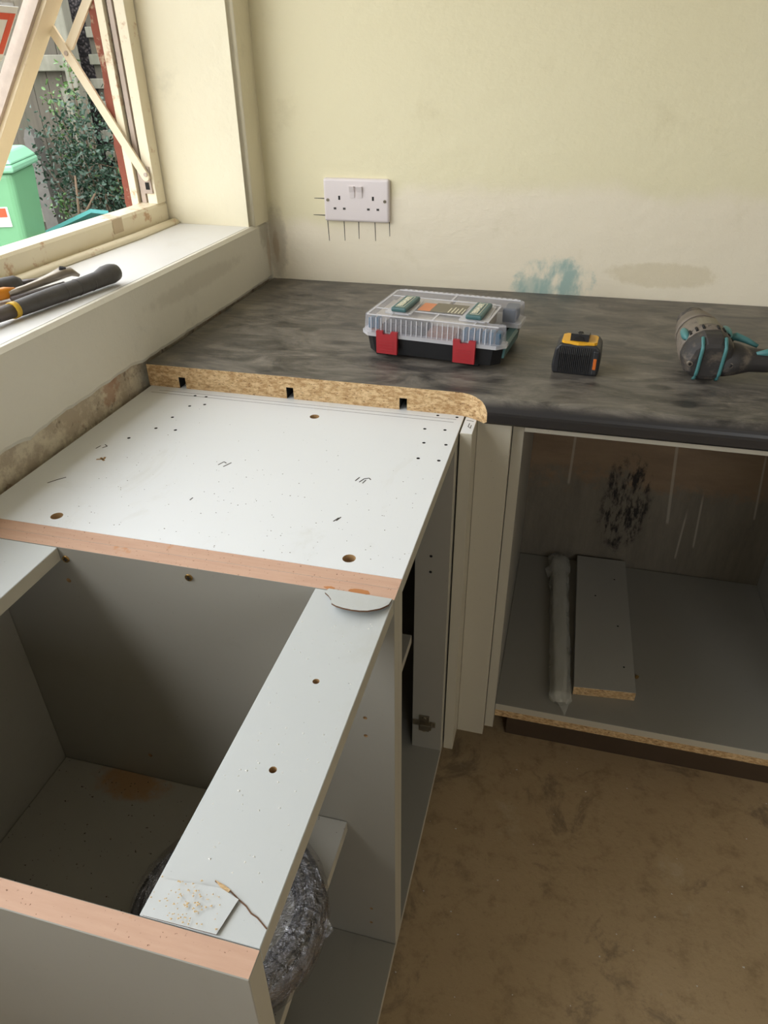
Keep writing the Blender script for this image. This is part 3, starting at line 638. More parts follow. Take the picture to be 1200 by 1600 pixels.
# ------------------------------------------------------------------ battery pack
bt = thing('battery_pack', (.704, -.437, .9052), math.radians(-4), label='black and yellow power tool battery pack standing on the worktop', cat='battery')
MAT['yellow'] = simple('yellow_plastic', srgb(232, 172, 44), .4, var=.1); MAT['orange'] = simple('orange_tab', srgb(196, 98, 30), .5, var=.1)
bm = bmesh.new(); prism(bm, [(-.0355, 0), (.0335, 0), (.0365, .012), (.0350, .040), (.029, .0485), (-.027, .0485), (-.0345, .040), (-.0375, .012)], -.028, .030, plane='xz'); bevel(bm, .0028, 2); mk('pack_body', bm, 'blkplastic', bt, local=True)
for k in range(17):
    x = -.0275+k*.0029
    bm = bmesh.new(); prism(bm, [(-.0300, .004), (-.0308, .034), (-.0290, .0435), (-.024, .0486), (-.024, .004)], x-.0007, x+.0007, plane='yz'); mk('grip_rib', bm, 'blkplastic', bt, local=True)
bm = bmesh.new(); bm_box(bm, .0245, .0335, -.0305, -.024, .003, .042); bevel(bm, .002, 2); mk('corner_pad', bm, 'blkplastic', bt, local=True)
box('orange_tab', .0262, .0312, -.0312, -.030, .012, .030, 'orange', bt, local=True)
bm = bmesh.new(); prism(bm, [(-.026, -.019), (-.022, -.0235), (0, -.0275), (.024, -.0235), (.028, -.019), (.028, .010), (.024, .016), (-.020, .016), (-.026, .010)], .0480, .0525); mk('release_plate', bm, 'yellow', bt, local=True)
bm = bmesh.new(); prism(bm, [(-.021, .0525), (.021, .0525), (.021, .0555), (-.021, .0640)], -.0135, .0145, plane='yz')
for v in bm.verts: pass
mk('release_catch', bm, 'blkplastic', bt, local=True)
bm = bmesh.new(); prism(bm, [(-.0085, .0535), (.0085, .0535), (.006, .0592), (0, .0612), (-.0065, .0585)], -.0222, -.0205, plane='xz'); mk('catch_opening', bm, 'dark', bt, local=True)
bm = bmesh.new(); prism(bm, [(-.0075, 0.0575), (.0075, .0575), (.003, .0632), (-.002, .0632)], -.020, -.004, plane='xz'); mk('catch_arch', bm, 'dark', bt, local=True)

# ------------------------------------------------------------------ drill driver lying on its side
dr = thing('drill_driver', (.897, -.415, .905), label='teal and black cordless drill lying on its side on the worktop', cat='drill')
MAT['dteal'] = simple('teal_tool_plastic', srgb(72, 124, 124), .45, var=.15); t = NT('dusty_grey_tool_body'); c = t.mix(t.noise(30, 4), srgb(94, 86, 78), srgb(134, 122, 108)); c = t.mix(t.step(t.noise(42, 5, .7), .56, .66), c, srgb(60, 56, 52)); t.bump(t.noise(120, 3), .4, .001); MAT['dgrey'] = t.fin(c, .62); t = NT('dusty_black_rubber'); c = t.mix(t.noise(26, 4), srgb(40, 38, 38), srgb(62, 58, 56)); c = t.mix(t.math('MULTIPLY', t.step(t.noise(34, 6, .7), .50, .68), .6), c, srgb(120, 108, 94)); t.bump(t.noise(160, 3), .3, .001); MAT['dblk'] = t.fin(c, .62)
ax = Vector((-.10, .985, .10)).normalized(); C0 = Vector((0, -.045, .0385))
def ring(bm, prev, c, r, seg=20, flat=1.0, mi=0):
    u = ax.cross(Vector((0, 0, 1))).normalized(); v = u.cross(ax)
    rg = [bm.verts.new(c+u*(r*math.cos(2*math.pi*k/seg))+v*(r*flat*math.sin(2*math.pi*k/seg))) for k in range(seg)]
    if prev:
        for k in range(seg):
            f = bm.faces.new((prev[k], prev[(k+1) % seg], rg[(k+1) % seg], rg[k])); f.smooth = True; f.material_index = mi
    return rg
CAP = [(-.0065, .024), (-.0045, .030), (.003, .0362), (.012, .0388), (.026, .0388)]
def cap_at(r):
    if r <= CAP[0][1]: return CAP[0][0]
    for (a, ra), (b, rb) in zip(CAP[:-1], CAP[1:]):
        if r <= rb+1e-9: return a+(b-a)*(r-ra)/max(1e-6, rb-ra)
    return .020
def lathe(name, spec, mat, seg=20):
    bm = bmesh.new(); pv = None
    for i, (s, r) in enumerate(spec):
        rg = ring(bm, pv, C0+ax*s, r, seg); 
        if pv is None: bm.faces.new(rg[::-1])
        pv = rg
    bm.faces.new(pv); return mk(name, bm, mat, dr, local=True)
lathe('end_cap', CAP, 'dblk', 10)
for f_ in dr.children[-1].data.polygons: f_.use_smooth = False
lathe('motor_housing', [(.0261, .0388), (.05, .0385), (.075, .036), (.09, .033)], 'dgrey')
lathe('gear_collar', [(.0901, .034), (.10, .034), (.102, .031), (.125, .029), (.127, .026)], 'dgrey')
lathe('chuck', [(.1271, .024), (.15, .023), (.162, .016), (.166, .012)], 'dblk')
uu = ax.cross(Vector((0, 0, 1))).normalized(); vv = uu.cross(ax)
if vv.z < 0: vv = -vv
for s in (-.0165, .0165):   # teal bands over the cap
    bm = bmesh.new(); path = []
    for k in range(13):
        h_ = -.0325+.0665*k/12; path.append(C0+uu*s+vv*h_+ax*(cap_at(math.hypot(s, h_)*.985)-.0006))
    tube(bm, path, .0028, 6); mk('teal_band', bm, 'dteal', dr, local=True)
for s, zz in ((-.029, -.004), (.029, -.004)):
    bm = bmesh.new(); c = C0+uu*s+vv*zz-ax*.003; tube(bm, [c-ax*.004, c+ax*.006], .0042, 12); sb = mk('screw_boss', bm, 'dgrey', dr, local=True)
    bm = bmesh.new(); c = c-ax*.0043; tube(bm, [c-ax*.0004, c+ax*.001], .0024, 8); mk('screw_recess', bm, 'dark', sb, local=True)
bm = bmesh.new(); rows = []
for k in range(6):
    th = math.radians(68+44*k/5); rr_ = .0394; rows.append([bm.verts.new(C0+uu*(rr_*math.cos(th))+vv*(rr_*math.sin(th))+ax*q_) for q_ in (.046, .070)])
for a_, b_ in zip(rows[:-1], rows[1:]): bm.faces.new((a_[0], b_[0], b_[1], a_[1]))
g_ = bmesh.ops.extrude_face_region(bm, geom=list(bm.faces)); bmesh.ops.translate(bm, verts=[q_ for q_ in g_['geom'] if isinstance(q_, bmesh.types.BMVert)], vec=-vv*.003)
mk('rating_label', bm, 'lab', dr, local=True)
for i in range(4):
    for sg in (-1, 1):      # vent slots on the shoulder
        bm = bmesh.new(); th = math.radians(90+sg*(16+i*15)); c = C0+uu*(.0385*math.cos(th))+vv*(.0385*math.sin(th))+ax*.036; tube(bm, [c-ax*.006, c+ax*.006], .0021, 6); mk('vent_slot', bm, 'dark', dr, local=True)
for s0, s1, th0 in ((.028, .066, 148), (.030, .070, 40)):    # teal bumpers
    bm = bmesh.new(); path = [C0+uu*(.038*math.cos(math.radians(th0)))+vv*(.038*math.sin(math.radians(th0)))+ax*(s0+(s1-s0)*k/6) for k in range(7)]
    tube(bm, path, [.002, .0055, .0068, .0070, .0064, .005, .002], 8); mk('teal_bumper', bm, 'dteal', dr, local=True, smooth=True)
hd = [Vector((.018, -.022, .0345)), Vector((.040, -.020, .035)), Vector((.062, -.016, .034)), Vector((.09, -.012, .033)), Vector((.125, -.006, .033)), Vector((.150, -.002, .033))]
bm = bmesh.new(); tube(bm, hd, [.030, .026, .0195, .0185, .0190, .022], 16, squash=.92); mk('grip', bm, 'dblk', dr, local=True, smooth=True)
bm = bmesh.new(); tube(bm, [Vector((.066, -.026, .0475)), Vector((.085, -.022, .0500)), Vector((.108, -.018, .0500)), Vector((.13, -.012, .0485))], [.003, .0062, .006, .003], 8); mk('grip_inlay', bm, 'dteal', dr, local=True, smooth=True)
bm = bmesh.new(); tube(bm, [Vector((.026, .012, .055)), Vector((.040, .012, .060)), Vector((.056, .008, .056)), Vector((.072, .002, .050))], [.005, .0065, .005, .003], 8); mk('trigger_guard', bm, 'dteal', dr, local=True, smooth=True)
bm = bmesh.new(); bm_box(bm, .148, .172, -.045, .045, 0, .068); bevel(bm, .004, 2); mk('battery_foot', bm, 'dblk', dr, local=True)

# ------------------------------------------------------------------ pipe coil on the shelf
MAT['pipe'] = simple('grey_corrugated_pipe', srgb(66, 66, 72), .3, var=.2, scale=60)
t = NT('cling_film'); g = t.n('ShaderNodeBsdfGlossy'); g.inputs['Roughness'].default_value = .06; g.inputs[0].default_value = (.9, .9, .95, 1)
tr = t.n('ShaderNodeBsdfTransparent'); tr.inputs[0].default_value = (.96, .96, .97, 1); mx = t.n('ShaderNodeMixShader'); mx.inputs[0].default_value = .22
bn = t.n('ShaderNodeBump'); bn.inputs['Strength'].default_value = 1.0; bn.inputs['Distance'].default_value = .01; t.set(bn.inputs['Height'], t.noise(70, 4, .6, None, 1.0)); t.t.links.new(bn.outputs[0], g.inputs['Normal'])
t.t.links.new(tr.outputs[0], mx.inputs[1]); t.t.links.new(g.outputs[0], mx.inputs[2]); t.t.links.new(mx.outputs[0], t.out.inputs[0]); MAT['film'] = t.m
co = thing('pipe_coil', (.388, -1.193, .4716), label='coil of grey corrugated pipe wrapped in clear film on the cabinet shelf', cat='pipe coil')
for j in range(4):
    for i, rr in enumerate((.1055, .0935, .082)):
        if j == 3 and i == 0: continue
        bm = bmesh.new(); n = 380; rings = []
        for k in range(n):
            a = 2*math.pi*k/n; r_ = .0064*(1.0 if k % 2 else .80); wob = .0022*math.sin(3*a+j*1.7+i)
            q = Vector(((rr+wob)*math.cos(a), (rr+wob)*math.sin(a), .0068+j*.0128+.0012*math.sin(2*a+j+i)+.0012)); rad = Vector((math.cos(a), math.sin(a), 0))
            rings.append([bm.verts.new(q+rad*(r_*math.cos(2*math.pi*m/8))+Vector((0, 0, r_*math.sin(2*math.pi*m/8)))) for m in range(8)])
        for k in range(n):
            A, B = rings[k], rings[(k+1) % n]
            for m in range(8): bm.faces.new((A[m], B[m], B[(m+1) % 8], A[(m+1) % 8])).smooth = True
        mk('pipe_turn', bm, 'pipe', co, local=True)
bm = bmesh.new(); n = 72; rings = []
prof_c = [(.070, .002), (.112, .001), (.1155, .022), (.1150, .040), (.108, .052), (.092, .0575), (.074, .054), (.052, .047)]
for k in range(n):
    a = 2*math.pi*k/n; row = []
    for (r_, z) in prof_c:
        d = .0022*noise.noise(Vector((math.cos(a)*9, math.sin(a)*9, z*60+r_*40))); row.append(bm.verts.new(((r_+d)*math.cos(a), (r_+d)*math.sin(a), max(.0004, z+d*.8))))
    rings.append(row)
for k in range(n):
    for m in range(len(prof_c)-1): bm.faces.new((rings[k][m], rings[(k+1) % n][m], rings[(k+1) % n][m+1], rings[k][m+1])).smooth = True
bm.faces.new([rings[k][-1] for k in range(n)])
mk('film_wrap', bm, 'film', co, local=True)
bm = bmesh.new(); vs = [bm.verts.new(q) for q in ((.112, .018, .040), (.1245, .006, .034), (.113, -.004, .022), (.113, .006, .034))]; bm.faces.new((vs[0], vs[1], vs[3])); bm.faces.new((vs[1], vs[2], vs[3])); mk('film_tail', bm, 'film', co, local=True)

# ------------------------------------------------------------------ things in the open cabinet
oc = thing('board_offcut', (.845, -.245, ZR), label='grey melamine board offcut with sawn chipboard end in the open cabinet', cat='board')
bm = bmesh.new(); prism(bm, [(.784, -.012), (.903, -.010), (.912, -.470), (.789, -.482)], ZR+.0006, ZR+.0226); bevel(bm, .0004, 1)
for f in bm.faces:
    if abs(f.normal.z) < .5 and f.calc_center_median().y < -.46: f.material_index = 1
ob = mk('board', bm, ['offcut', 'chip'], oc)
cut = bmesh.new()
for x, y in ((.875, -.095), (.830, -.17), (.880, -.27), (.890, -.40)): cyl(cut, (x, y, ZR+.016), 'z', .0022, .02, 8)
boolean(ob, cut, 'dark')
t = NT('milky_film'); pb = t.b; pb.inputs['Base Color'].default_value = (.80, .78, .70, 1); pb.inputs['Roughness'].default_value = .18; t.bump(t.noise(55, 5, .65, (1, .5, 1), .8), 1.0, .006); tr = t.n('ShaderNodeBsdfTransparent'); mx = t.n('ShaderNodeMixShader'); mx.inputs[0].default_value = .38
t.t.links.new(tr.outputs[0], mx.inputs[1]); t.t.links.new(pb.outputs[0], mx.inputs[2]); t.t.links.new(mx.outputs[0], t.out.inputs[0]); MAT['milky'] = t.m
MAT['wrapstrip'] = simple('pale_strip', srgb(196, 192, 180), .5)
ws = thing('wrapped_strip', (.75, -.25, ZR), label='pale strip wrapped in crinkled clear film beside the board offcut', cat='wrapped strip')
bm = bmesh.new(); prism(bm, [(.722, -.035), (.756, -.035), (.776, -.500), (.752, -.500)], ZR+.001, ZR+.020); bevel(bm, .002, 1); mk('strip', bm, 'wrapstrip', ws)
bm = bmesh.new(); rings = []
for k in range(46):
    f_ = k/45; y = -.010-.515*f_; cx = .738+.027*f_; row = []
    for m in range(14):
        a = 2*math.pi*m/14; rx, rz = (.0225, .0155)
        if k < 7: rx *= 1.2; 
        if k in (0, 45): rx *= .5; rz *= .3
        d = .0055*noise.noise(Vector((y*26, math.cos(a)*3, math.sin(a)*3)))+.0012*noise.noise(Vector((y*120, math.cos(a)*6, math.sin(a)*6)))
        row.append(bm.verts.new((cx+(rx+d)*math.cos(a), y, max(ZR+.0005, ZR+.0125+(rz+d)*math.sin(a)))))
    rings.append(row)
for k in range(45):
    for m in range(14): bm.faces.new((rings[k][m], rings[k][(m+1) % 14], rings[k+1][(m+1) % 14], rings[k+1][m])).smooth = True
mk('film_sleeve', bm, 'milky', ws)
bm = bmesh.new(); tail = [(.706, -.075, .012), (.722, -.060, .020), (.728, -.10, .018), (.716, -.105, .006)]; vs = [bm.verts.new((x, y, ZR+z)) for x, y, z in tail]; bm.faces.new(vs[:3]); bm.faces.new((vs[0], vs[2], vs[3])); mk('film_tail', bm, 'milky', ws)
bm = bmesh.new(); tail = [(.750, -.500, .010), (.745, -.470, .004), (.776, -.545, .0015), (.782, -.520, .010)]; vs = [bm.verts.new((x, y, ZR+z)) for x, y, z in tail]; bm.faces.new((vs[0], vs[1], vs[2])); bm.faces.new((vs[0], vs[2], vs[3])); mk('film_tail', bm, 'milky', ws)
hb = thing('shelf_peg', (.916, -.395, ZR), label='tiny metal shelf peg lying beside the board offcut', cat='peg')
bm = bmesh.new(); tube(bm, [(.908, -.388, ZR+.0035), (.918, -.402, ZR+.0035)], .003, 8); mk('peg_shaft', bm, 'nickel', hb); bm = bmesh.new(); tube(bm, [(.9185, -.4025, ZR+.0045), (.9205, -.4050, ZR+.0045)], .0043, 10); mk('peg_head', bm, 'screw', hb)

# ------------------------------------------------------------------ hand tools on the sill
ZS = 1.033
MAT['rubber'] = simple('worn_black_rubber', srgb(78, 75, 74), .55, var=.35, scale=60); MAT['steel'] = simple('worn_tool_steel', srgb(150, 140, 126), .4, .6, .2, 60); MAT['ylw'] = simple('yellow_ring_plastic', srgb(214, 172, 52), .45); MAT['orgh'] = simple('orange_grip_plastic', srgb(224, 140, 30), .45); MAT['graph'] = simple('dark_hammer_shaft', srgb(92, 84, 82), .45, .2)
hm = thing('hammer', (-.05, -.72, ZS), label='hammer with black rubber grip and yellow ring lying on the white sill', cat='hammer')
def hp(f, z): return Vector((-.0325-.030*f, -.556-.200*f, ZS+z))
bm = bmesh.new(); tube(bm, [hp(-.015, .0155), hp(0, .0158), hp(.05, .0162), hp(.12, .0160), hp(.2, .0138), hp(.4, .0130), hp(.6, .0132), hp(.8, .0128), hp(.96, .0124), hp(1, .0120)], [.008, .0135, .0158, .0155, .0132, .0125, .0128, .0125, .0118, .0112], 16, squash=.95); mk('grip', bm, 'rubber', hm, smooth=True)
for f_ in (.28, .42, .56):
    bm = bmesh.new(); tube(bm, [hp(f_, .0131), hp(f_+.010, .0131)], .0131, 16, squash=.95); mk('grip_ring', bm, 'rubber', hm)
bm = bmesh.new(); tube(bm, [hp(1.0, .0122), hp(1.04, .0122)], .0120, 16, squash=.95); mk('yellow_ring', bm, 'ylw', hm)
bm = bmesh.new(); tube(bm, [hp(1.041, .0122), hp(1.2, .0120), hp(1.5, .0130), hp(1.95, .0160)], [.0112, .010, .008, .008], 12, squash=.9); mk('shaft', bm, 'graph', hm, smooth=True)
bm = bmesh.new(); e = hp(1.95, .0165); tube(bm, [e+Vector((-.055, .012, 0)), e+Vector((-.03, .006, 0)), e+Vector((.02, -.003, 0)), e+Vector((.024, -.004, 0)), e+Vector((.05, -.008, 0))], [.004, .010, .010, .014, .014], 12); mk('head', bm, 'steel', hm)
pl = thing('pincers', (-.12, -.68, ZS), label='steel pincers with orange handle lying against the hammer grip', cat='pincers')
def ribbon(name, path, wd, th, mat, par):
    bm = bmesh.new(); rows = []
    for i, q in enumerate(path):
        q = Vector(q); a = Vector(path[max(i-1, 0)]); b = Vector(path[min(i+1, len(path)-1)]); d = (b-a).normalized(); s = d.cross(Vector((0, 0, 1))).normalized(); w_ = wd[i]/2; h_ = th[i]/2; n_ = s.cross(d)
        rows.append([bm.verts.new(q+s*w_*cx+n_*h_*cz) for cx, cz in ((-1, -.6), (-.7, -1), (.7, -1), (1, -.6), (1, .6), (.7, 1), (-.7, 1), (-1, .6))])
    for a, b in zip(rows[:-1], rows[1:]):
        for m in range(8): bm.faces.new((a[m], a[(m+1) % 8], b[(m+1) % 8], b[m])).smooth = True
    bm.faces.new(rows[0][::-1]); bm.faces.new(rows[-1]); return mk(name, bm, mat, par)
ribbon('jaw_bar', [(-.128, -.690, ZS+.012), (-.117, -.667, ZS+.014), (-.105, -.643, ZS+.018), (-.096, -.622, ZS+.022), (-.090, -.608, ZS+.025), (-.083, -.597, ZS+.024), (-.075, -.590, ZS+.017)], [.008, .009, .011, .017, .024, .018, .006], [.009, .009, .010, .012, .013, .011, .004], 'steel', pl)
ribbon('jaw_bar', [(-.122, -.695, ZS+.006), (-.105, -.668, ZS+.008), (-.092, -.640, ZS+.010), (-.084, -.618, ZS+.012)], [.007, .008, .008, .005], [.006, .006, .006, .004], 'graph', pl)
bm = bmesh.new(); tube(bm, [(-.0885, -.610, ZS+.028), (-.0870, -.6095, ZS+.0335)], .0052, 10); mk('jaw_hole', bm, 'dark', pl)
ribbon('handle', [(-.152, -.735, ZS+.012), (-.140, -.706, ZS+.013), (-.132, -.689, ZS+.013), (-.126, -.677, ZS+.012)], [.015, .016, .015, .010], [.015, .016, .015, .011], 'orgh', pl)
sd = thing('stub_screwdriver', (-.165, -.66, ZS), label='black handled tool with a dark flat shank beside the window frame', cat='screwdriver')
bm = bmesh.new(); tube(bm, [(-.180, -.735, ZS+.0135), (-.166, -.690, ZS+.0135), (-.158, -.665, ZS+.0138), (-.150, -.645, ZS+.0138), (-.147, -.638, ZS+.0135)], [.011, .0125, .013, .0125, .008], 14); mk('handle', bm, 'rubber', sd, smooth=True)
ribbon('shank', [(-.147, -.638, ZS+.013), (-.143, -.627, ZS+.013), (-.138, -.614, ZS+.012), (-.133, -.602, ZS+.011)], [.014, .014, .010, .003], [.007, .007, .005, .003], 'graph', sd)

# ------------------------------------------------------------------ outdoors
GZ = -.12
o = struct(box('ground', -14, 8, -14, 14, GZ-.1, GZ, 'grass', bv=0))
fe = thing('wooden_fence', (-3.4, 3.2, GZ), label='weathered vertical board fence panel behind the green bin', cat='fence')
x = -5.0; k = 0
while x < -2.70:
    wd = .118; zt = 1.70+.01*random.random(); lean = random.uniform(-.004, .004)
    for (z0, z1) in ((GZ+.02, .40), (.44, zt)):
        bm = bmesh.new(); prism(bm, [(x+.003, 3.2+lean), (x+wd-.003, 3.2+lean+.004), (x+wd-.003, 3.222+lean), (x+.003, 3.218+lean)], z0, z1); mk('board', bm, 'fence', fe)
    x += wd; k += 1
for z0 in (.36, 1.30):
    box('rail', -5.0, -2.62, 3.14, 3.199, z0, z0+.09, 'slat', fe, bv=.004)
bm = bmesh.new(); prism(bm, [(-2.66, GZ), (-2.585, GZ), (-2.585, 1.78), (-2.66, 1.78)], 3.10, 3.19, plane='xz'); bevel(bm, .006, 1); mk('post', bm, 'slat', fe)
sl = thing('slatted_trellis', (-2.3, 3.25, GZ), label='silvered horizontal slats on the dark wall behind the bush', cat='trellis')
for i, z in enumerate((1.667, 1.512, 1.365, 1.230, 1.101, .93, .80, .683, .53, .38)):
    x0 = (-2.518, -2.541, -2.553, -2.577, -2.570, -2.577, -2.57, -2.57, -2.57, -2.57)[i]
    box('slat', x0, -1.2, 3.235, 3.262, z-.032, z+.026, 'slat', sl, bv=.003)
for x0 in (-2.515, -1.9, -1.35): box('upright', x0-.03, x0+.03, 3.263, 3.30, GZ, 1.75, 'slat' if x0 > -2 else 'fence', sl, bv=.003)
bm = bmesh.new(); prism(bm, [(-2.675, 1.21), (-2.635, 1.21), (-2.565, .62), (-2.605, .62)], 3.04, 3.085, plane='xz'); mk('brace', bm, 'slat', fe)
o = box('outhouse_wall', -2.95, 4.0, 3.302, 3.6, GZ, 3.0, 'pebble', bv=0); tag(o, 'dark pebbledash wall behind the silvered slats', 'wall')
o = box('neighbour_wall', -12, -2.2, 7.5, 7.8, GZ, 2.6, 'gable', bv=0); tag(o, 'distant grey rendered wall seen above the fence', 'wall')
# garden bin
gb = thing('wheelie_bin', (-2.56, 2.03, GZ+.05), math.radians(24), label='faded green wheelie bin standing outside the window', cat='bin')
bm = bmesh.new(); pts0 = [(-.20, -.22), (.20, -.22), (.20, .22), (-.20, .22)]
lo = [bm.verts.new((x*.86, y*.86, -.03)) for x, y in pts0]; hi = [bm.verts.new((x*1.12, y*1.12, .93)) for x, y in pts0]
bm.faces.new(lo[::-1]); bm.faces.new(hi)
for k in range(4): bm.faces.new((lo[k], lo[(k+1) % 4], hi[(k+1) % 4], hi[k]))
bevel(bm, .03, 3); mk('bin_body', bm, 'bin', gb, local=True)
bm = bmesh.new(); bm_box(bm, -.245, .245, -.27, .27, .925, .965); bevel(bm, .012, 2); bd = mk('bin_rim', bm, 'binlid', gb, local=True)
bm = bmesh.new(); lo = [bm.verts.new((sx*.245, sy*.27, .966)) for sx, sy in ((-1, -1), (1, -1), (1, 1), (-1, 1))]; hi = [bm.verts.new((sx*.20, sy*.22, 1.02)) for sx, sy in ((-1, -1), (1, -1), (1, 1), (-1, 1))]
bm.faces.new(lo[::-1]); bm.faces.new(hi)
for k in range(4): bm.faces.new((lo[k], lo[(k+1) % 4], hi[(k+1) % 4], hi[k]))
bevel(bm, .012, 2); lidb = mk('bin_lid', bm, 'binlid', gb, local=True)
bm = bmesh.new(); tube(bm, [(-.16, -.16, 1.02), (-.05, -.19, 1.045), (.05, -.19, 1.045), (.16, -.16, 1.02)], .018, 8); mk('lid_handle', bm, 'binlid', lidb, local=True, smooth=True)
for sx in (-1, 1):
    bm = bmesh.new(); cyl(bm, (sx*.17-.02, .16, .04), 'x', .09, .04, 20); mk('wheel', bm, 'blkplastic', gb, local=True)
bm = bmesh.new(); bm_box(bm, .05, .155, -.238, -.215, .66, .76); stk = mk('bin_sticker', bm, 'paper', gb, local=True)
bm = bmesh.new(); bm_box(bm, .06, .145, -.2405, -.237, .71, .755); mk('sticker_print', bm, 'red', stk, local=True)
o = thing('concrete_spur', (-2.95, 3.07, GZ), label='grey concrete fence spur leaning behind the bin', cat='post')
bm = bmesh.new(); prism(bm, [(-3.03, GZ), (-2.90, GZ), (-2.96, .92), (-3.04, .92)], 3.03, 3.11, plane='xz'); mk('spur_shaft', bm, 'concrete', o); bm = bmesh.new(); prism(bm, [(-3.04, .9201), (-2.96, .9201), (-2.98, .97), (-3.02, .97)], 3.035, 3.105, plane='xz'); mk('spur_tip', bm, 'concrete', o)
# turquoise plank leaning low by the bush
pk = thing('turquoise_plank', (-2.4, 2.5, GZ), label='turquoise painted plank propped at the foot of the bush', cat='plank')
def slab(bm, a, b, wv, tv):
    a, b, wv, tv = map(Vector, (a, b, wv, tv)); vs = [bm.verts.new(q+wv*i+tv*j) for q in (a, b) for i in (0, 1) for j in (0, 1)]
    for f in [(0, 1, 3, 2), (4, 6, 7, 5), (0, 4, 5, 1), (2, 3, 7, 6), (0, 2, 6, 4), (1, 5, 7, 3)]: bm.faces.new([vs[i] for i in f])
bm = bmesh.new(); slab(bm, (-2.72, 2.42, .375), (-2.20, 2.42, .575), (.03, .13, -.03), (0, 0, .022)); mk('plank', bm, 'turq', pk)
bm = bmesh.new(); slab(bm, (-2.56, 2.44, GZ), (-2.56, 2.44, .41), (.05, 0, 0), (0, .09, 0)); mk('prop', bm, 'fence', pk); bm = bmesh.new(); slab(bm, (-2.30, 2.44, GZ), (-2.30, 2.44, .51), (.05, 0, 0), (0, .09, 0)); mk('prop', bm, 'fence', pk)
# evergreen bush
bu = thing('evergreen_bush', (-2.36, 2.88, GZ), label='small-leaved evergreen bush growing against the fence', cat='bush')
rng = random.Random(3); stems = bmesh.new(); lv = {'leaf': [[], []], 'leaf_new': [[], []]}
def leafat(q, kind, sz):
    V, F = lv[kind]; d = Vector((rng.uniform(-1, 1), rng.uniform(-1, .6), rng.uniform(-.4, 1))).normalized(); s = d.cross(Vector((rng.uniform(-1, 1), rng.uniform(-1, 1), rng.uniform(-1, 1)))).normalized()
    n_ = len(V); b_ = d.cross(s)*sz*.08; V += [q, q+d*sz*.3+s*sz*.26+b_, q+d*sz*.72+s*sz*.25+b_, q+d*sz, q+d*sz*.72-s*sz*.25+b_, q+d*sz*.3-s*sz*.26+b_]; F += [(n_, n_+1, n_+2, n_+3), (n_, n_+3, n_+4, n_+5)]
base = Vector((-2.36, 2.88, GZ))
twigs = []
ends = [((-2.36, 2.66, 1.40), 'leaf_new'), ((-2.52, 2.66, 1.22), 'leaf_new'), ((-2.28, 2.66, 1.18), 'leaf'), ((-2.40, 2.64, 1.12), 'leaf'), ((-2.62, 2.66, 1.02), 'leaf'), ((-2.30, 2.64, 1.02), 'leaf'), ((-2.45, 2.62, .98), 'leaf'), ((-2.36, 2.62, .86), 'leaf'), ((-2.50, 2.62, .84), 'leaf'),
        ((-2.00, 2.66, .98), 'leaf'), ((-1.95, 2.66, .86), 'leaf'), ((-2.08, 2.66, .82), 'leaf_new'), ((-2.20, 2.62, .70), 'leaf'), ((-2.02, 2.66, .62), 'leaf'), ((-2.12, 2.62, .55), 'leaf'), ((-2.68, 2.66, .80), 'leaf'), ((-2.60, 2.62, .60), 'leaf_new'), ((-2.24, 2.60, .62), 'leaf'), ((-1.98, 2.64, .48), 'leaf'), ((-2.12, 2.66, 1.12), 'leaf'), ((-2.70, 2.62, .36), 'leaf_new'), ((-2.52, 2.6, .34), 'leaf_new')]
for e, kind in ends:
    e = Vector(e)+Vector((-.07, .16, -.02)); mid = base.lerp(e, .55)+Vector((rng.uniform(-.06, .06), rng.uniform(-.05, .05), .05)); path = [base+Vector((rng.uniform(-.05, .05), rng.uniform(-.04, .04), 0)), mid, e]
    pts = [path[0].lerp(path[1], f_).lerp(path[1].lerp(path[2], f_), f_) for f_ in [k/8 for k in range(9)]]
    tube(stems, pts, [.008-.006*k/8 for k in range(9)], 5)
    for k in range(240 if kind == 'leaf' else 120):
        f_ = 1-.5*rng.random()**1.4; q = pts[min(8, int(f_*8))].lerp(pts[min(8, int(f_*8)+1)], (f_*8) % 1)
        sp = .07*(1.12-f_)+.022 if kind == 'leaf_new' else .078
        leafat(q+Vector((rng.gauss(0, sp), rng.gauss(0, sp*.7), rng.gauss(0, sp*.8))), kind, rng.uniform(.020, .036))
for k in range(26):   # bare dry stems
    a = Vector((rng.uniform(-2.45, -2.12), rng.uniform(2.75, 2.85), rng.uniform(.3, .8))); b = a+Vector((rng.uniform(-.25, .25), rng.uniform(-.1, .1), rng.uniform(-.35, .1)))
    tube(stems, [a, a.lerp(b, .5)+Vector((rng.uniform(-.04, .04), 0, rng.uniform(-.03, .03))), b], [.004, .0035, .002], 5)
for a, b in (((-2.70, 2.68, .26), (-2.34, 2.70, .64)), ((-2.55, 2.68, .30), (-2.46, 2.70, .74))): tube(stems, [a, Vector(a).lerp(Vector(b), .5)+Vector((.02, 0, 0)), b], [.010, .009, .006], 6)
mk('stems', stems, 'stem', bu)
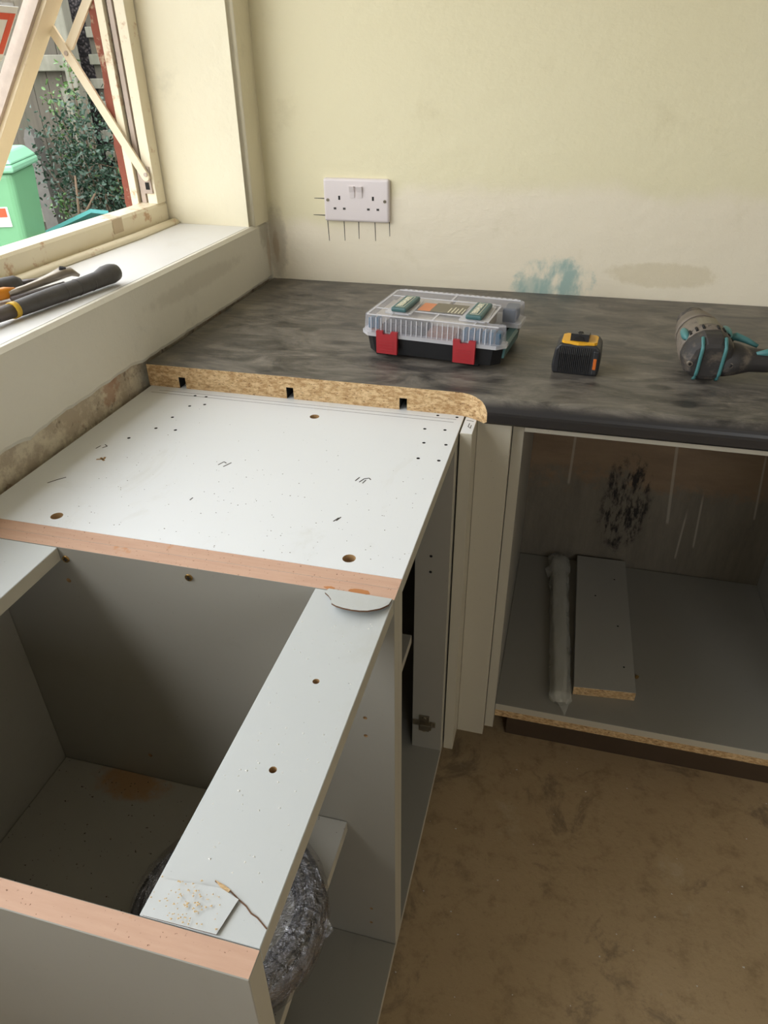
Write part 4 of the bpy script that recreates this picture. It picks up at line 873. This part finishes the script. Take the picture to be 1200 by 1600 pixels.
for kind, nm_ in (('leaf', 'foliage'), ('leaf_new', 'young_foliage')):
    me = bpy.data.meshes.new(nm_); V, F = lv[kind]; me.from_pydata([tuple(v-Vector(OFF[bu.name])) for v in V], [], F); me.materials.append(MAT[kind]); o = bpy.data.objects.new(nm_, me); COL.objects.link(o); o.parent = bu; o['kind'] = 'stuff'

# ------------------------------------------------------------------ sawdust and crumbs
def crumbs(name, label, n, region, mat, smin, smax, seed, cat='sawdust'):
    r = random.Random(seed); bm = bmesh.new()
    for _ in range(n):
        x, y, z = region(r); s = r.uniform(smin, smax); a = r.uniform(0, 6.28)
        vs = [bm.verts.new((x+s*math.cos(a+k*2.09)*(1 if k else 1.8), y+s*math.sin(a+k*2.09), z)) for k in range(3)]+[bm.verts.new((x, y, z+s*.6))]
        for f in ((0, 1, 2), (0, 3, 1), (1, 3, 2), (2, 3, 0)): bm.faces.new([vs[i] for i in f])
    o = mk(name, bm, mat); tag(o, label, cat, kind='stuff'); return o
MAT['dust'] = simple('pale_sawdust', srgb(214, 186, 140), .9); MAT['spk'] = simple('white_dust_speck', srgb(232, 230, 224), .9); MAT['dk_spk'] = simple('dark_crumb', srgb(86, 70, 54), .9)
crumbs('sawdust', 'pale sawdust scattered over the near end of the grey rail', 90, lambda r: (max(.464, min(.535, r.gauss(.487, .012))), max(-1.376, min(-1.345, r.gauss(-1.365, .007))), .8697), 'dust', .0004, .0010, 1)
crumbs('dark_crumbs', 'dark crumbs scattered over the white board top and its pink edge', 150, lambda r: (r.uniform(.1, .54), -.62-.37*r.random()**.45, .8671), 'dk_spk', .0004, .0009, 2)
crumbs('white_crumbs', 'white specks of dust scattered over the front rail', 70, lambda r: (r.uniform(.465, .543), r.uniform(-1.34, -1.07), .8671), 'spk', .0005, .0011, 3)
crumbs('floor_crumbs', 'pale crumbs of plaster scattered on the concrete floor', 60, lambda r: (r.uniform(.5, 1.3), r.uniform(-1.1, -.45), 0.0002), 'spk', .0006, .0020, 4)
crumbs('shelf_crumbs', 'dark crumbs scattered on the stained cabinet shelf', 60, lambda r: (r.uniform(.07, .40), r.uniform(-1.3, -1.04), .4714), 'dk_spk', .0006, .0016, 5)
